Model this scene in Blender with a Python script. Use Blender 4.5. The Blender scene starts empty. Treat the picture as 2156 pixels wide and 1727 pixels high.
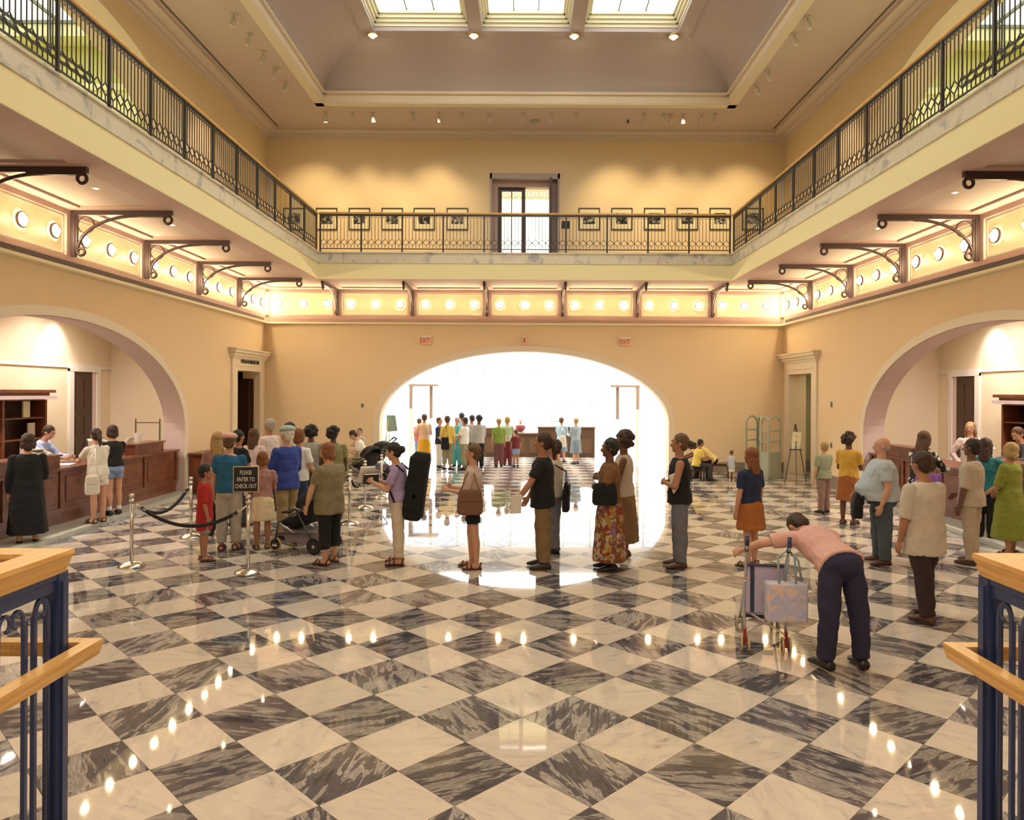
import bpy, bmesh, math, random
from mathutils import Vector, Matrix
PI = math.pi
random.seed(7)
C = bpy.context.scene.collection
sc = bpy.context.scene

# ------------------------------------------------------------------ camera, world, exposure
FPX, EYE, CX, HY, ROLL = 1555.0, 2.29, 1104.0, 827.0, 0.005
cam_d = bpy.data.cameras.new('camera'); cam = bpy.data.objects.new('camera', cam_d); C.objects.link(cam)
cam.matrix_world = Matrix.Translation((0, 0, EYE)) @ Matrix.Rotation(PI/2, 4, 'X') @ Matrix.Rotation(ROLL, 4, 'Z')
cam_d.sensor_width = 36; cam_d.sensor_fit = 'HORIZONTAL'; cam_d.lens = 36*FPX/2156
cam_d.shift_x = -(CX-1078)/2156; cam_d.shift_y = (HY-863.5)/2156
cam_d.clip_start = 0.05; cam_d.clip_end = 200
sc.camera = cam
w = bpy.data.worlds.new('world'); sc.world = w; w.use_nodes = True
w.node_tree.nodes['Background'].inputs[0].default_value = (0.8, 0.88, 1.0, 1); w.node_tree.nodes['Background'].inputs[1].default_value = 1.0
sc.view_settings.view_transform = 'Standard'; sc.view_settings.look = 'None'
sc.view_settings.gamma = 1; sc.view_settings.use_curve_mapping = False
sc.view_settings.exposure = 0.46
sc.cycles.use_denoising = True
sc.cycles.max_bounces = 7; sc.cycles.diffuse_bounces = 3; sc.cycles.use_adaptive_sampling = True; sc.cycles.adaptive_threshold = 0.03; sc.cycles.glossy_bounces = 4
sc.cycles.sample_clamp_indirect = 6; sc.cycles.caustics_reflective = False; sc.cycles.caustics_refractive = False

def area(name, loc, rot, sx, sy, power, col):
    d = bpy.data.lights.new(name, 'AREA'); d.shape = 'RECTANGLE'; d.size = sx; d.size_y = sy; d.energy = power; d.color = col
    o = bpy.data.objects.new(name, d); o.location = loc; o.rotation_euler = rot; C.objects.link(o); return o
def spot(name, loc, tgt, power, col, ang=50, blend=0.8, r=0.05):
    d = bpy.data.lights.new(name, 'SPOT'); d.energy = power; d.color = col; d.spot_size = math.radians(ang); d.spot_blend = blend; d.shadow_soft_size = r
    o = bpy.data.objects.new(name, d); o.location = loc
    o.rotation_euler = (Vector(tgt)-Vector(loc)).to_track_quat('-Z', 'Y').to_euler(); C.objects.link(o); return o

WARM = (1.0, 0.80, 0.52); DAY = (0.98, 1.0, 1.0)
# added unseen ceiling lamps in place of daylight beyond the arch and upper door
area('entrance_added_lamp', (0, 27, 5.3), (0, 0, 0), 12, 8, 1500, DAY)
area('upper_room_added_lamp', (0, 24.6, 10.4), (0, 0, 0), 5, 4, 260, DAY)
# unseen area lamp above the stair landing
area('stair_hall_light', (0, 0.5, 7.5), (0, 0, 0), 8, 3, 300, (1.0, 0.80, 0.60))
for s in (-1, 1):
    area('gallery_light', (s*11.3, 13, 10.0), (0, 0, 0), 2, 4, 160, (0.98, 1.0, 0.75))
    for yy in (8.5, 10.8, 13.1, 15.4):
        spot('service_room_light', (s*9.1, yy, 4.3), (s*9.1, yy, 0), 260, (1.0, 0.86, 0.74), 150, 1.0, .12)
    for yy in (10.5, 16.0):
        spot('service_room_spot', (s*9.6, yy, 4.2), (s*10.2, yy, 2.6), 90, (1, 0.95, 0.85), 70)
    for yy in (7, 9.5, 12, 14.5, 17):
        spot('tray_spot', (s*5.9, yy, 9.7), (s*7.5, yy+0.4, 7.0), 130, WARM, 60)
for xx in (-6.2, -4.4, -2.6, 2.7, 4.5, 6.3):
    spot('picture_spot', (xx*0.93, 19.6, 9.7), (xx, 21.4, 7.0), 190, (1.0, 0.78, 0.40), 74, 1.0)

# ------------------------------------------------------------------ helpers
def G(px, py, z=0.0):
    x_ = px + ROLL*(py-HY); y_ = py - ROLL*(px-CX)
    d = FPX*(EYE-z)/(y_-HY)
    return Vector(((x_-CX)*d/FPX, d, z))
def D_(px, py, d):
    x_ = px + ROLL*(py-HY); y_ = py - ROLL*(px-CX)
    return Vector(((x_-CX)*d/FPX, d, EYE-(y_-HY)*d/FPX))

class MB:
    def __init__(s): s.v = []; s.f = []
    def add(s, vs, fs):
        n = len(s.v); s.v += [Vector(p) for p in vs]; s.f += [tuple(i+n for i in f) for f in fs]; return s
    def box(s, x0, x1, y0, y1, z0, z1):
        x0, x1 = min(x0, x1), max(x0, x1); y0, y1 = min(y0, y1), max(y0, y1); z0, z1 = min(z0, z1), max(z0, z1)
        return s.add([(x0,y0,z0),(x1,y0,z0),(x1,y1,z0),(x0,y1,z0),(x0,y0,z1),(x1,y0,z1),(x1,y1,z1),(x0,y1,z1)],
                     [(0,3,2,1),(4,5,6,7),(0,1,5,4),(1,2,6,5),(2,3,7,6),(3,0,4,7)])
    def bar(s, p, q, w, h, up=(0, 0, 1)):     # rectangular bar from p to q
        p, q = Vector(p), Vector(q); t = (q-p).normalized(); u = Vector(up)
        if abs(t.dot(u)) > .98: u = Vector((0, 1, 0))
        r = t.cross(u).normalized(); u = r.cross(t)
        vs = []
        for c in (p, q):
            for a, b in ((-1,-1),(1,-1),(1,1),(-1,1)): vs.append(c + r*(a*w/2) + u*(b*h/2))
        return s.add(vs, [(0,1,2,3),(7,6,5,4),(0,4,5,1),(1,5,6,2),(2,6,7,3),(3,7,4,0)])
    def loft(s, rings, n=14, pw=2.0):         # rings: (centre, R, F, w, d)
        base = len(s.v)
        for c, R, F, w_, d_ in rings:
            for k in range(n):
                a = 2*PI*k/n; ca, sa = math.cos(a), math.sin(a)
                ca = math.copysign(abs(ca)**(2/pw), ca); sa = math.copysign(abs(sa)**(2/pw), sa)
                s.v.append(Vector(c) + Vector(R)*(w_*ca) + Vector(F)*(d_*sa))
        m = len(rings)
        for i in range(m-1):
            for k in range(n):
                a = base+i*n+k; b = base+i*n+(k+1) % n
                s.f.append((a, b, b+n, a+n))
        s.f.append(tuple(base+k for k in range(n-1, -1, -1)))
        s.f.append(tuple(base+(m-1)*n+k for k in range(n)))
        return s
    def tube(s, pts, r, n=8, closed=False):
        pts = [Vector(p) for p in pts]; rs = r if isinstance(r, (list, tuple)) else [r]*len(pts)
        base = len(s.v); m = len(pts); up = None
        for i, p in enumerate(pts):
            if closed: t = (pts[(i+1) % m]-pts[i-1])
            else: t = (pts[min(i+1, m-1)]-pts[max(i-1, 0)])
            t = t.normalized() if t.length > 1e-9 else Vector((0, 0, 1))
            if up is None:
                up = Vector((0, 0, 1)) if abs(t.z) < .9 else Vector((0, 1, 0))
            R = t.cross(up)
            if R.length < 1e-6: R = t.cross(Vector((1, 0, 0)))
            R.normalize(); U = R.cross(t).normalized(); up = U
            for k in range(n):
                a = 2*PI*k/n; s.v.append(p + R*(rs[i]*math.cos(a)) + U*(rs[i]*math.sin(a)))
        for i in range(m if closed else m-1):
            for k in range(n):
                a = base+i*n+k; b = base+i*n+(k+1) % n; c = base+((i+1) % m)*n+(k+1) % n; d = base+((i+1) % m)*n+k
                s.f.append((a, d, c, b))
        if not closed:
            s.f.append(tuple(base+k for k in range(n))); s.f.append(tuple(base+(m-1)*n+k for k in range(n-1, -1, -1)))
        return s
    def ball(s, c, rx, ry=None, rz=None, n=12, m=8, M=None):
        ry = ry or rx; rz = rz or rx; base = len(s.v); c = Vector(c); M = M or Matrix.Identity(3)
        s.v.append(c + M @ Vector((0, 0, rz)))
        for i in range(1, m):
            t = PI*i/m
            for k in range(n):
                a = 2*PI*k/n; s.v.append(c + M @ Vector((rx*math.sin(t)*math.cos(a), ry*math.sin(t)*math.sin(a), rz*math.cos(t))))
        s.v.append(c + M @ Vector((0, 0, -rz))); last = len(s.v)-1
        for k in range(n): s.f.append((base, base+1+k, base+1+(k+1) % n))
        for i in range(m-2):
            for k in range(n):
                a = base+1+i*n+k; b = base+1+i*n+(k+1) % n; s.f.append((a, a+n, b+n, b))
        o = base+1+(m-2)*n
        for k in range(n): s.f.append((o+k, last, o+(k+1) % n))
        return s
    def cap(s, p, q, r1, r2, n=10):           # tapered limb with round ends
        p, q = Vector(p), Vector(q); s.ball(p, r1, n=n, m=6); s.ball(q, r2, n=n, m=6)
        if (q-p).length > 1e-5: s.tube([p, q], [r1, r2], n)
        return s
    def lathe(s, prof, c=(0, 0, 0), n=20):
        c = Vector(c); base = len(s.v); m = len(prof)
        for r, z in prof:
            for k in range(n):
                a = 2*PI*k/n; s.v.append(c + Vector((r*math.cos(a), r*math.sin(a), z)))
        for i in range(m-1):
            for k in range(n):
                a = base+i*n+k; b = base+i*n+(k+1) % n; s.f.append((a, b, b+n, a+n))
        s.f.append(tuple(base+k for k in range(n-1, -1, -1))); s.f.append(tuple(base+(m-1)*n+k for k in range(n)))
        return s
    def prism(s, poly, fn, d0, d1):           # poly (u,v); fn(u,v,d) -> xyz
        n = len(poly); vs = [fn(u, v, d0) for u, v in poly] + [fn(u, v, d1) for u, v in poly]
        return s.add(vs, [tuple(range(n-1, -1, -1)), tuple(range(n, 2*n))] + [(i, (i+1) % n, n+(i+1) % n, n+i) for i in range(n)])
    def mesh(s, name):
        me = bpy.data.meshes.new(name); me.from_pydata([tuple(p) for p in s.v], [], s.f); me.update(); return me

def link(name, me, mat=None, parent=None, loc=None, rz=0, smooth=False, fix=False):
    if isinstance(me, MB): me = me.mesh(name)
    if fix or smooth:
        bm = bmesh.new(); bm.from_mesh(me); bmesh.ops.recalc_face_normals(bm, faces=bm.faces); bm.to_mesh(me); bm.free()
    if smooth:
        me.polygons.foreach_set('use_smooth', [True]*len(me.polygons))
    o = bpy.data.objects.new(name, me)
    if mat:
        if not me.materials: me.materials.append(mat)
    C.objects.link(o)
    if loc is not None: o.location = loc
    o.rotation_euler[2] = rz
    if parent: o.parent = parent
    return o
def tag(o, label, cat=None, group=None, kind=None):
    o['label'] = label
    if cat: o['category'] = cat
    if group: o['group'] = group
    if kind: o['kind'] = kind
    return o
def thing(name, label, cat, loc=(0, 0, 0), rz=0, group=None, kind=None):
    o = bpy.data.objects.new(name, None); C.objects.link(o); o.location = loc; o.rotation_euler[2] = rz
    o.empty_display_size = .1
    return tag(o, label, cat, group, kind)
def struct(name, mb, mat, label, cat, smooth=False):
    o = link(name, mb, mat, smooth=smooth, fix=True); tag(o, label, cat, kind='structure'); return o
def bevel(o, w_=0.01, seg=2):
    m = o.modifiers.new('bevel', 'BEVEL'); m.width = w_; m.segments = seg; m.limit_method = 'ANGLE'; return o
def autosmooth(o): return o
def dup(root, loc, rz, label, group=None):
    r = root.copy(); C.objects.link(r); r.location = loc; r.rotation_euler[2] = rz; r['label'] = label
    if group: r['group'] = group
    for ch in root.children:
        c = ch.copy(); C.objects.link(c); c.parent = r
        for g in ch.children:
            d = g.copy(); C.objects.link(d); d.parent = c
    return r

# ------------------------------------------------------------------ materials
_m = {}
def nt(name):
    m = bpy.data.materials.new(name); m.use_nodes = True; t = m.node_tree; return m, t, t.nodes['Principled BSDF']
def mat(name, col, rough=.5, metal=0, bump=0, bscale=40, var=0.0, vscale=3, emit=0, spec=.5, coat=0):
    if name in _m: return _m[name]
    m, t, b = nt(name)
    b.inputs['Base Color'].default_value = (*col, 1); b.inputs['Roughness'].default_value = rough; b.inputs['Metallic'].default_value = metal
    b.inputs['Specular IOR Level'].default_value = spec
    if coat: b.inputs['Coat Weight'].default_value = coat; b.inputs['Coat Roughness'].default_value = .08
    if emit: b.inputs['Emission Color'].default_value = (*col, 1); b.inputs['Emission Strength'].default_value = emit
    if bump or var:
        g = t.nodes.new('ShaderNodeTexCoord')
        if var:
            n = t.nodes.new('ShaderNodeTexNoise'); n.inputs['Scale'].default_value = vscale; n.inputs['Detail'].default_value = 5
            t.links.new(g.outputs['Object'], n.inputs['Vector'])
            mx = t.nodes.new('ShaderNodeMix'); mx.data_type = 'RGBA'
            mx.inputs[6].default_value = (*[c*(1-var) for c in col], 1); mx.inputs[7].default_value = (*[min(1, c*(1+var)) for c in col], 1)
            t.links.new(n.outputs['Fac'], mx.inputs[0]); t.links.new(mx.outputs[2], b.inputs['Base Color'])
        if bump:
            n2 = t.nodes.new('ShaderNodeTexNoise'); n2.inputs['Scale'].default_value = bscale
            t.links.new(g.outputs['Object'], n2.inputs['Vector'])
            bp = t.nodes.new('ShaderNodeBump'); bp.inputs['Strength'].default_value = bump; bp.inputs['Distance'].default_value = .01
            t.links.new(n2.outputs['Fac'], bp.inputs['Height']); t.links.new(bp.outputs['Normal'], b.inputs['Normal'])
    _m[name] = m; return m
def ramp(t, stops):
    r = t.nodes.new('ShaderNodeValToRGB'); e = r.color_ramp.elements
    while len(e) < len(stops): e.new(.5)
    for k, (p, c) in enumerate(stops): e[k].position = p; e[k].color = (*c, 1)
    return r
def marble(name, dark, attr):
    m, t, b = nt(name)
    L = t.links.new
    geo = t.nodes.new('ShaderNodeNewGeometry')
    if attr:
        a = t.nodes.new('ShaderNodeAttribute'); a.attribute_name = 'rnd'; rnd = a.outputs['Fac']
    else:
        a = t.nodes.new('ShaderNodeObjectInfo'); rnd = a.outputs['Random']
    def mth(op, x, y):
        n = t.nodes.new('ShaderNodeMath'); n.operation = op
        for i, q in enumerate((x, y)):
            if isinstance(q, (int, float)): n.inputs[i].default_value = q
            else: L(q, n.inputs[i])
        return n.outputs[0]
    wn = t.nodes.new('ShaderNodeTexWhiteNoise'); wn.noise_dimensions = '1D'; L(rnd, wn.inputs['W'])
    rot = t.nodes.new('ShaderNodeVectorRotate'); rot.rotation_type = 'Z_AXIS'
    L(geo.outputs['Position'], rot.inputs['Vector'])
    # veins mostly follow one diagonal, some tiles are laid the other way round
    L(mth('ADD', mth('MULTIPLY', mth('SUBTRACT', wn.outputs['Value'], .5), 2.6), .6), rot.inputs['Angle'])
    add = t.nodes.new('ShaderNodeVectorMath'); add.operation = 'ADD'; L(rot.outputs[0], add.inputs[0])
    cmb = t.nodes.new('ShaderNodeCombineXYZ'); L(mth('MULTIPLY', rnd, 57.), cmb.inputs[0]); L(mth('MULTIPLY', rnd, 91.), cmb.inputs[1])
    L(cmb.outputs[0], add.inputs[1])
    mp = t.nodes.new('ShaderNodeMapping'); mp.inputs['Scale'].default_value = (2.2, 10, 1) if dark else (2.5, 7, 1); L(add.outputs[0], mp.inputs['Vector'])
    n = t.nodes.new('ShaderNodeTexNoise'); n.inputs['Scale'].default_value = 1.6; n.inputs['Detail'].default_value = 9; n.inputs['Roughness'].default_value = .60 if dark else .66
    n.inputs['Distortion'].default_value = .7 if dark else .8; L(mp.outputs[0], n.inputs['Vector'])
    fac = n.outputs['Fac']
    if dark:
        mp2 = t.nodes.new('ShaderNodeMapping'); mp2.inputs['Scale'].default_value = (1.2, 3.4, 1); L(add.outputs[0], mp2.inputs['Vector'])
        n5 = t.nodes.new('ShaderNodeTexNoise'); n5.inputs['Scale'].default_value = 1.5; n5.inputs['Detail'].default_value = 5; n5.inputs['Distortion'].default_value = 1.0; L(mp2.outputs[0], n5.inputs['Vector'])
        fac = mth('ADD', mth('MULTIPLY', n.outputs['Fac'], .62), mth('MULTIPLY', n5.outputs['Fac'], .38))
        r = ramp(t, [(.36, (.05, .047, .055)), (.44, (.12, .112, .12)), (.48, (.085, .08, .088)), (.505, (.20, .185, .185)), (.53, (.46, .41, .36)), (.55, (.24, .22, .21)), (.59, (.34, .31, .29)), (.66, (.50, .45, .40))])
    else: r = ramp(t, [(.28, (.36, .33, .31)), (.38, (.62, .55, .47)), (.5, (.72, .63, .52)), (.8, (.78, .69, .57))])
    L(fac, r.inputs[0])
    hs = t.nodes.new('ShaderNodeHueSaturation'); L(r.outputs[0], hs.inputs['Color'])
    L(mth('ADD', mth('MULTIPLY', wn.outputs['Value'], .35 if dark else .12), .85 if dark else .93), hs.inputs['Value'])
    L(hs.outputs[0], b.inputs['Base Color'])
    b.inputs['Roughness'].default_value = .035; b.inputs['IOR'].default_value = 1.47
    n3 = t.nodes.new('ShaderNodeTexNoise'); n3.inputs['Scale'].default_value = 1.3; L(geo.outputs['Position'], n3.inputs['Vector'])
    bp = t.nodes.new('ShaderNodeBump'); bp.inputs['Strength'].default_value = .03; bp.inputs['Distance'].default_value = .02
    L(n3.outputs['Fac'], bp.inputs['Height']); L(bp.outputs[0], b.inputs['Normal'])
    return m
def stone(name, c1, c2, sc_=1.5, rough=.25):
    m, t, b = nt(name); L = t.links.new
    g = t.nodes.new('ShaderNodeNewGeometry')
    n = t.nodes.new('ShaderNodeTexNoise'); n.inputs['Scale'].default_value = sc_; n.inputs['Detail'].default_value = 8; n.inputs['Roughness'].default_value = .65; n.inputs['Distortion'].default_value = 2.2
    L(g.outputs['Position'], n.inputs['Vector'])
    r = ramp(t, [(.36, c2), (.47, c1), (.60, c1), (.75, tuple((a+b_)/2 for a, b_ in zip(c1, c2)))]); L(n.outputs['Fac'], r.inputs[0]); L(r.outputs[0], b.inputs['Base Color'])
    b.inputs['Roughness'].default_value = rough; return m
def wood(name, c1, c2, scale=(2, 20, 20), rough=.35):
    m, t, b = nt(name); L = t.links.new
    g = t.nodes.new('ShaderNodeTexCoord'); mp = t.nodes.new('ShaderNodeMapping'); mp.inputs['Scale'].default_value = scale
    L(g.outputs['Object'], mp.inputs['Vector'])
    n = t.nodes.new('ShaderNodeTexNoise'); n.inputs['Scale'].default_value = 2; n.inputs['Detail'].default_value = 6; n.inputs['Distortion'].default_value = .6; L(mp.outputs[0], n.inputs['Vector'])
    r = ramp(t, [(.3, c1), (.7, c2)]); L(n.outputs['Fac'], r.inputs[0]); L(r.outputs[0], b.inputs['Base Color'])
    b.inputs['Roughness'].default_value = rough; return m
def speckle(name, base, spots, scale=14, thr=.55, rough=.9):
    m, t, b = nt(name); L = t.links.new
    g = t.nodes.new('ShaderNodeTexCoord'); v = t.nodes.new('ShaderNodeTexVoronoi'); v.inputs['Scale'].default_value = scale; L(g.outputs['Object'], v.inputs['Vector'])
    n = t.nodes.new('ShaderNodeTexNoise'); n.inputs['Scale'].default_value = scale*.8; n.inputs['Distortion'].default_value = 1; L(g.outputs['Object'], n.inputs['Vector'])
    wn = t.nodes.new('ShaderNodeSeparateColor'); L(v.outputs['Color'], wn.inputs[0])
    st = [(k/len(spots), c) for k, c in enumerate(spots)]; r = ramp(t, st); r.color_ramp.interpolation = 'CONSTANT'; L(wn.outputs[0], r.inputs[0])
    mx = t.nodes.new('ShaderNodeMix'); mx.data_type = 'RGBA'; mx.inputs[6].default_value = (*base, 1); L(r.outputs[0], mx.inputs[7])
    th = t.nodes.new('ShaderNodeMath'); th.operation = 'GREATER_THAN'; th.inputs[1].default_value = thr; L(n.outputs['Fac'], th.inputs[0]); L(th.outputs[0], mx.inputs[0])
    L(mx.outputs[2], b.inputs['Base Color']); b.inputs['Roughness'].default_value = rough; return m
def glow(name, col, st):
    m = bpy.data.materials.new(name); m.use_nodes = True; t = m.node_tree; t.nodes.clear()
    e = t.nodes.new('ShaderNodeEmission'); e.inputs[0].default_value = (*col, 1); e.inputs[1].default_value = st
    o = t.nodes.new('ShaderNodeOutputMaterial'); t.links.new(e.outputs[0], o.inputs[0]); return m

WALL = mat('cream_plaster', (.86, .67, .44), .8, bump=.05, bscale=60, var=.03, vscale=.7)
WALLB = mat('pale_plaster', (.84, .72, .55), .8, bump=.04)
FASC = mat('yellow_plaster', (.90, .80, .48), .7, bump=.04)
SHADE_MAUVE = mat('shade_mauve_plaster', (.56, .39, .35), .75, bump=.04)  # pinkish cast of cream paint in shade, put into the colour
CEIL = mat('ceiling_plaster', (.60, .48, .43), .85, bump=.04)
COVE = mat('cove_plaster', (.52, .44, .45), .85, bump=.04)
TRIMM = mat('trim_paint', (.84, .72, .58), .5)
WHITE = mat('white_paint', (.85, .82, .78), .55)
LILAC = mat('reveal_plaster', (.70, .55, .52), .7, bump=.03)
GREENW = mat('olive_plaster', (.70, .66, .30), .8)
IRON = mat('dark_iron', (.075, .045, .045), .45, .35)
RAILM = mat('railing_iron', (.07, .065, .075), .4, .5)
OAK = wood('oak', (.62, .33, .09), (.80, .50, .18), (3, 3, 30), .3)
OAKX = wood('oak_rail', (.60, .31, .08), (.80, .49, .17), (30, 2, 30), .3)
CHERRY = wood('cherry_wood', (.13, .038, .018), (.23, .075, .035), (12, 3, 3), .3)
DARKW = wood('dark_wood', (.03, .012, .008), (.07, .028, .018), (3, 3, 20), .35)
BLUE = mat('blue_enamel', (.030, .050, .16), .3, .0, coat=.3)
CHROME = mat('chrome', (.72, .69, .63), .22, 1.0)
MARB = stone('balcony_marble', (.74, .68, .56), (.42, .42, .42), 1.4, .3)
BASEM = stone('base_marble', (.30, .25, .20), (.16, .13, .12), 2.5, .25)
STEPM = stone('step_marble', (.52, .52, .44), (.36, .36, .32), 3, .3)
BLACK = mat('black', (.012, .012, .014), .6)
ROPE = mat('black_velvet', (.012, .012, .016), .8)
GLASS = bpy.data.materials.new('glass'); GLASS.use_nodes = True
_b = GLASS.node_tree.nodes['Principled BSDF']; _b.inputs['Transmission Weight'].default_value = 1; _b.inputs['Roughness'].default_value = .02; _b.inputs['IOR'].default_value = 1.05; _b.inputs['Base Color'].default_value = (.93, .96, .96, 1)
PANE2 = glow('gallery_daylit_glass', (.97, 1.0, .80), 1.5)
PANE = glow('daylit_frosted_glass', (.97, .97, .86), 2.6)
WINP = glow('daylit_window_glass', (.97, .99, 1.0), 1.9)
BULB = glow('bulb_glow', (1.0, .80, .46), 165)
BULB2 = glow('lamp_glow', (1.0, .80, .48), 60)
# ================================================================== STRUCTURE
W, YB, ZC = 7.54, 21.45, 9.80          # half width, back wall, ceiling
XI, YI = 5.43, 19.35                   # balcony edges
SOF, SL, BAL = 5.26, 5.66, 5.95        # soffit, marble bottom, balcony floor
T = .45

# floor: bed + marble tiles laid as diamonds
floor = thing('floor', 'polished checkerboard floor of grey and white marble tiles laid diagonally', 'floor', kind='structure')
link('floor_bed', MB().box(-13, 13, -4, 34, -.2, -.006), mat('grout', (.30, .26, .22), .5), floor)
d = .75; side = d/math.sqrt(2); tl = []
for k in range(7, 92):
    y = k*d/2 - .04
    for m_ in range(-20, 21):
        x = (m_ + (.5 if k % 2 == 0 else 0))*d
        if abs(x) > 11: continue
        if y > 22 and abs(x) > 8.2: continue
        if y > 33.5: continue
        tl.append((x, y, k % 2 == 0))
def seen(x, y):
    px = CX + FPX*x/y; return -40 < px < 2200 and y > 3.6
near = sorted([t_ for t_ in tl if seen(t_[0], t_[1])], key=lambda t_: t_[1]+.15*abs(t_[0]))[:298]
nset = set(near)
hs_ = side/2 - .0016
tm = {}
for dk in (True, False):
    me = MB().box(-hs_, hs_, -hs_, hs_, -.02, 0).mesh('tile'); me.materials.append(marble('grey_marble' if dk else 'white_marble', dk, False)); tm[dk] = me
for x, y, dk in near:
    o = bpy.data.objects.new('tile', tm[dk]); C.objects.link(o); o.location = (x, y, 0); o.rotation_euler[2] = PI/4; o.parent = floor
mb = MB(); rn = []; mi = []
h2 = hs_*math.sqrt(2)
for x, y, dk in tl:
    if (x, y, dk) in nset: continue
    q = random.random()
    mb.add([(x-h2,y,0),(x,y-h2,0),(x+h2,y,0),(x,y+h2,0),(x-h2,y,-.02),(x,y-h2,-.02),(x+h2,y,-.02),(x,y+h2,-.02)],
           [(0,1,2,3),(1,0,4,5),(2,1,5,6),(3,2,6,7),(0,3,7,4)])
    rn += [q]*5; mi += [0 if dk else 1]*5
me = mb.mesh('far_tiles'); me.materials.append(marble('grey_marble_far', True, True)); me.materials.append(marble('white_marble_far', False, True))
me.polygons.foreach_set('material_index', mi)
at = me.attributes.new('rnd', 'FLOAT', 'FACE'); at.data.foreach_set('value', rn)
ft = link('far_tiles', me, None, floor); ft['kind'] = 'stuff'

def arch_pts(c, a, b, sp, z0, n=40):
    pts = [(c-a, z0)] + [(c - a*math.cos(PI*k/n), sp + b*math.sin(PI*k/n)) for k in range(n+1)] + [(c+a, z0)]
    return pts
def wall(mb, fn, u0, u1, z0, z1, ops, t=T):
    """ops: sorted list of ('r',ua,ub,zb,zt) or ('a',c,a,b,spring,zb); fn(u,z,depth)"""
    def quad(p): # p: 4 (u,z) -> front + back
        mb.add([fn(u, z, 0) for u, z in p] + [fn(u, z, t) for u, z in p], [(0,1,2,3), (7,6,5,4)])
    def edge(p, q): mb.add([fn(*p, 0), fn(*q, 0), fn(*q, t), fn(*p, t)], [(0,1,2,3)])
    u = u0
    for o in ops:
        if o[0] == 'r':
            _, a, b, zb, zt = o
            if a > u: quad([(u,z0),(a,z0),(a,z1),(u,z1)])
            quad([(a,zt),(b,zt),(b,z1),(a,z1)])
            if zb > z0: quad([(a,z0),(b,z0),(b,zb),(a,zb)]); edge((a,zb),(b,zb))
            edge((a,zb),(a,zt)); edge((a,zt),(b,zt)); edge((b,zt),(b,zb)); u = b
        else:
            _, c, a, b, sp, zb = o
            if c-a > u: quad([(u,z0),(c-a,z0),(c-a,z1),(u,z1)])
            if zb > z0: quad([(c-a,z0),(c+a,z0),(c+a,zb),(c-a,zb)]); edge((c-a,zb),(c+a,zb))
            P = arch_pts(c, a, b, sp, zb)
            for p, q in zip(P, P[1:]):
                edge(p, q)
                if abs(p[0]-q[0]) > 1e-6: quad([p, q, (q[0], z1), (p[0], z1)])
            u = c+a
    if u < u1: quad([(u,z0),(u1,z0),(u1,z1),(u,z1)])
    for p, q in (((u0,z1),(u1,z1)), ((u0,z0),(u0,z1)), ((u1,z0),(u1,z1))): edge(p, q)
def archivolt(fn, c, a, b, sp, z0, wd, pr, mat_, parent, name='arch_band'):
    mb = MB(); P = arch_pts(c, a, b, sp, z0); Q = arch_pts(c, a+wd, b+wd*.95, sp, z0)
    for (p, q), (r, s_) in zip(zip(P, P[1:]), zip(Q, Q[1:])):
        mb.add([fn(*p, -pr), fn(*q, -pr), fn(*s_, -pr), fn(*r, -pr), fn(*r, 0), fn(*s_, 0), fn(*p, 0), fn(*q, 0)], [(0,1,2,3), (3,2,5,4), (0,6,7,1)])
    return link(name, mb, mat_, parent, fix=True)
fnb = lambda u, z, dd: (u, YB+dd, z)
LARCH = (12.2, 4.2, 2.07, 1.42)
# back wall: lower with great arch, upper with door
bw = MB(); wall(bw, fnb, -W-T, W+T, 0, SOF, [('a', 0, 4.2, 2.07, 1.42, 0)]); wall(bw, fnb, -W-T, W+T, SOF, ZC+.4, [('r', -1.03, 1.0, BAL, 8.66)], .6)
wb = struct('wall_back', bw, WALL, 'cream back wall with the wide central arch below and a door above', 'wall')
archivolt(fnb, 0, 4.2, 2.07, 1.42, 0, .17, .02, TRIMM, wb)
for s, nm in ((-1, 'left'), (1, 'right')):
    fn = lambda u, z, dd, s=s: (s*(W+dd), u, z)
    m1 = MB(); wall(m1, fn, -3, YB, 0, SOF, [('a', *LARCH, 0), ('r', 19.3, 20.95, 0, 2.84)])
    wall(m1, fn, -3, YB, SOF, ZC+.4, [('a', 12.4, 4.2, 2.07, 7.13, BAL)], .8)
    wl = struct('wall_'+nm, m1, WALL, 'cream %s wall with an elliptical arch onto the service desk' % nm, 'wall')
    archivolt(fn, *LARCH, 0, .17, .02, TRIMM, wl)
    # lilac lining of the reveal
    rv = MB(); P = arch_pts(LARCH[0], 4.195, 2.065, 1.42, 0)
    for p, q in zip(P, P[1:]): rv.add([fn(*p, .005), fn(*q, .005), fn(*q, T), fn(*p, T)], [(0,1,2,3)])
    link('arch_reveal', rv, LILAC, wl, fix=True)
    rv = MB(); P = arch_pts(12.4, 4.195, 2.065, 7.13, BAL)
    for p, q in zip(P, P[1:]): rv.add([fn(*p, .005), fn(*q, .005), fn(*q, .8), fn(*p, .8)], [(0,1,2,3)])
    link('upper_arch_reveal', rv, LILAC, wl, fix=True)
    # baseboards
    bb = MB()
    for a, b in ((-3, 7.9), (16.6, 19.08), (21.17, YB)): bb.box(s*(W-.03), s*(W+.01), a, b, 0, .30)
    struct('baseboard_'+nm, bb, BASEM, 'brown marble baseboard along the %s wall' % nm, 'baseboard')
bb = MB().box(-W, -4.4, YB-.03, YB+.01, 0, .30).box(4.4, W, YB-.03, YB+.01, 0, .30)
struct('baseboard_back', bb, BASEM, 'brown marble baseboard either side of the central arch', 'baseboard')
struct('wall_front', MB().box(-W-1, W+1, -3.3, -3, 0, 10.2), WALL, 'plain cream wall closing the hall behind the stair', 'wall')

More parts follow.
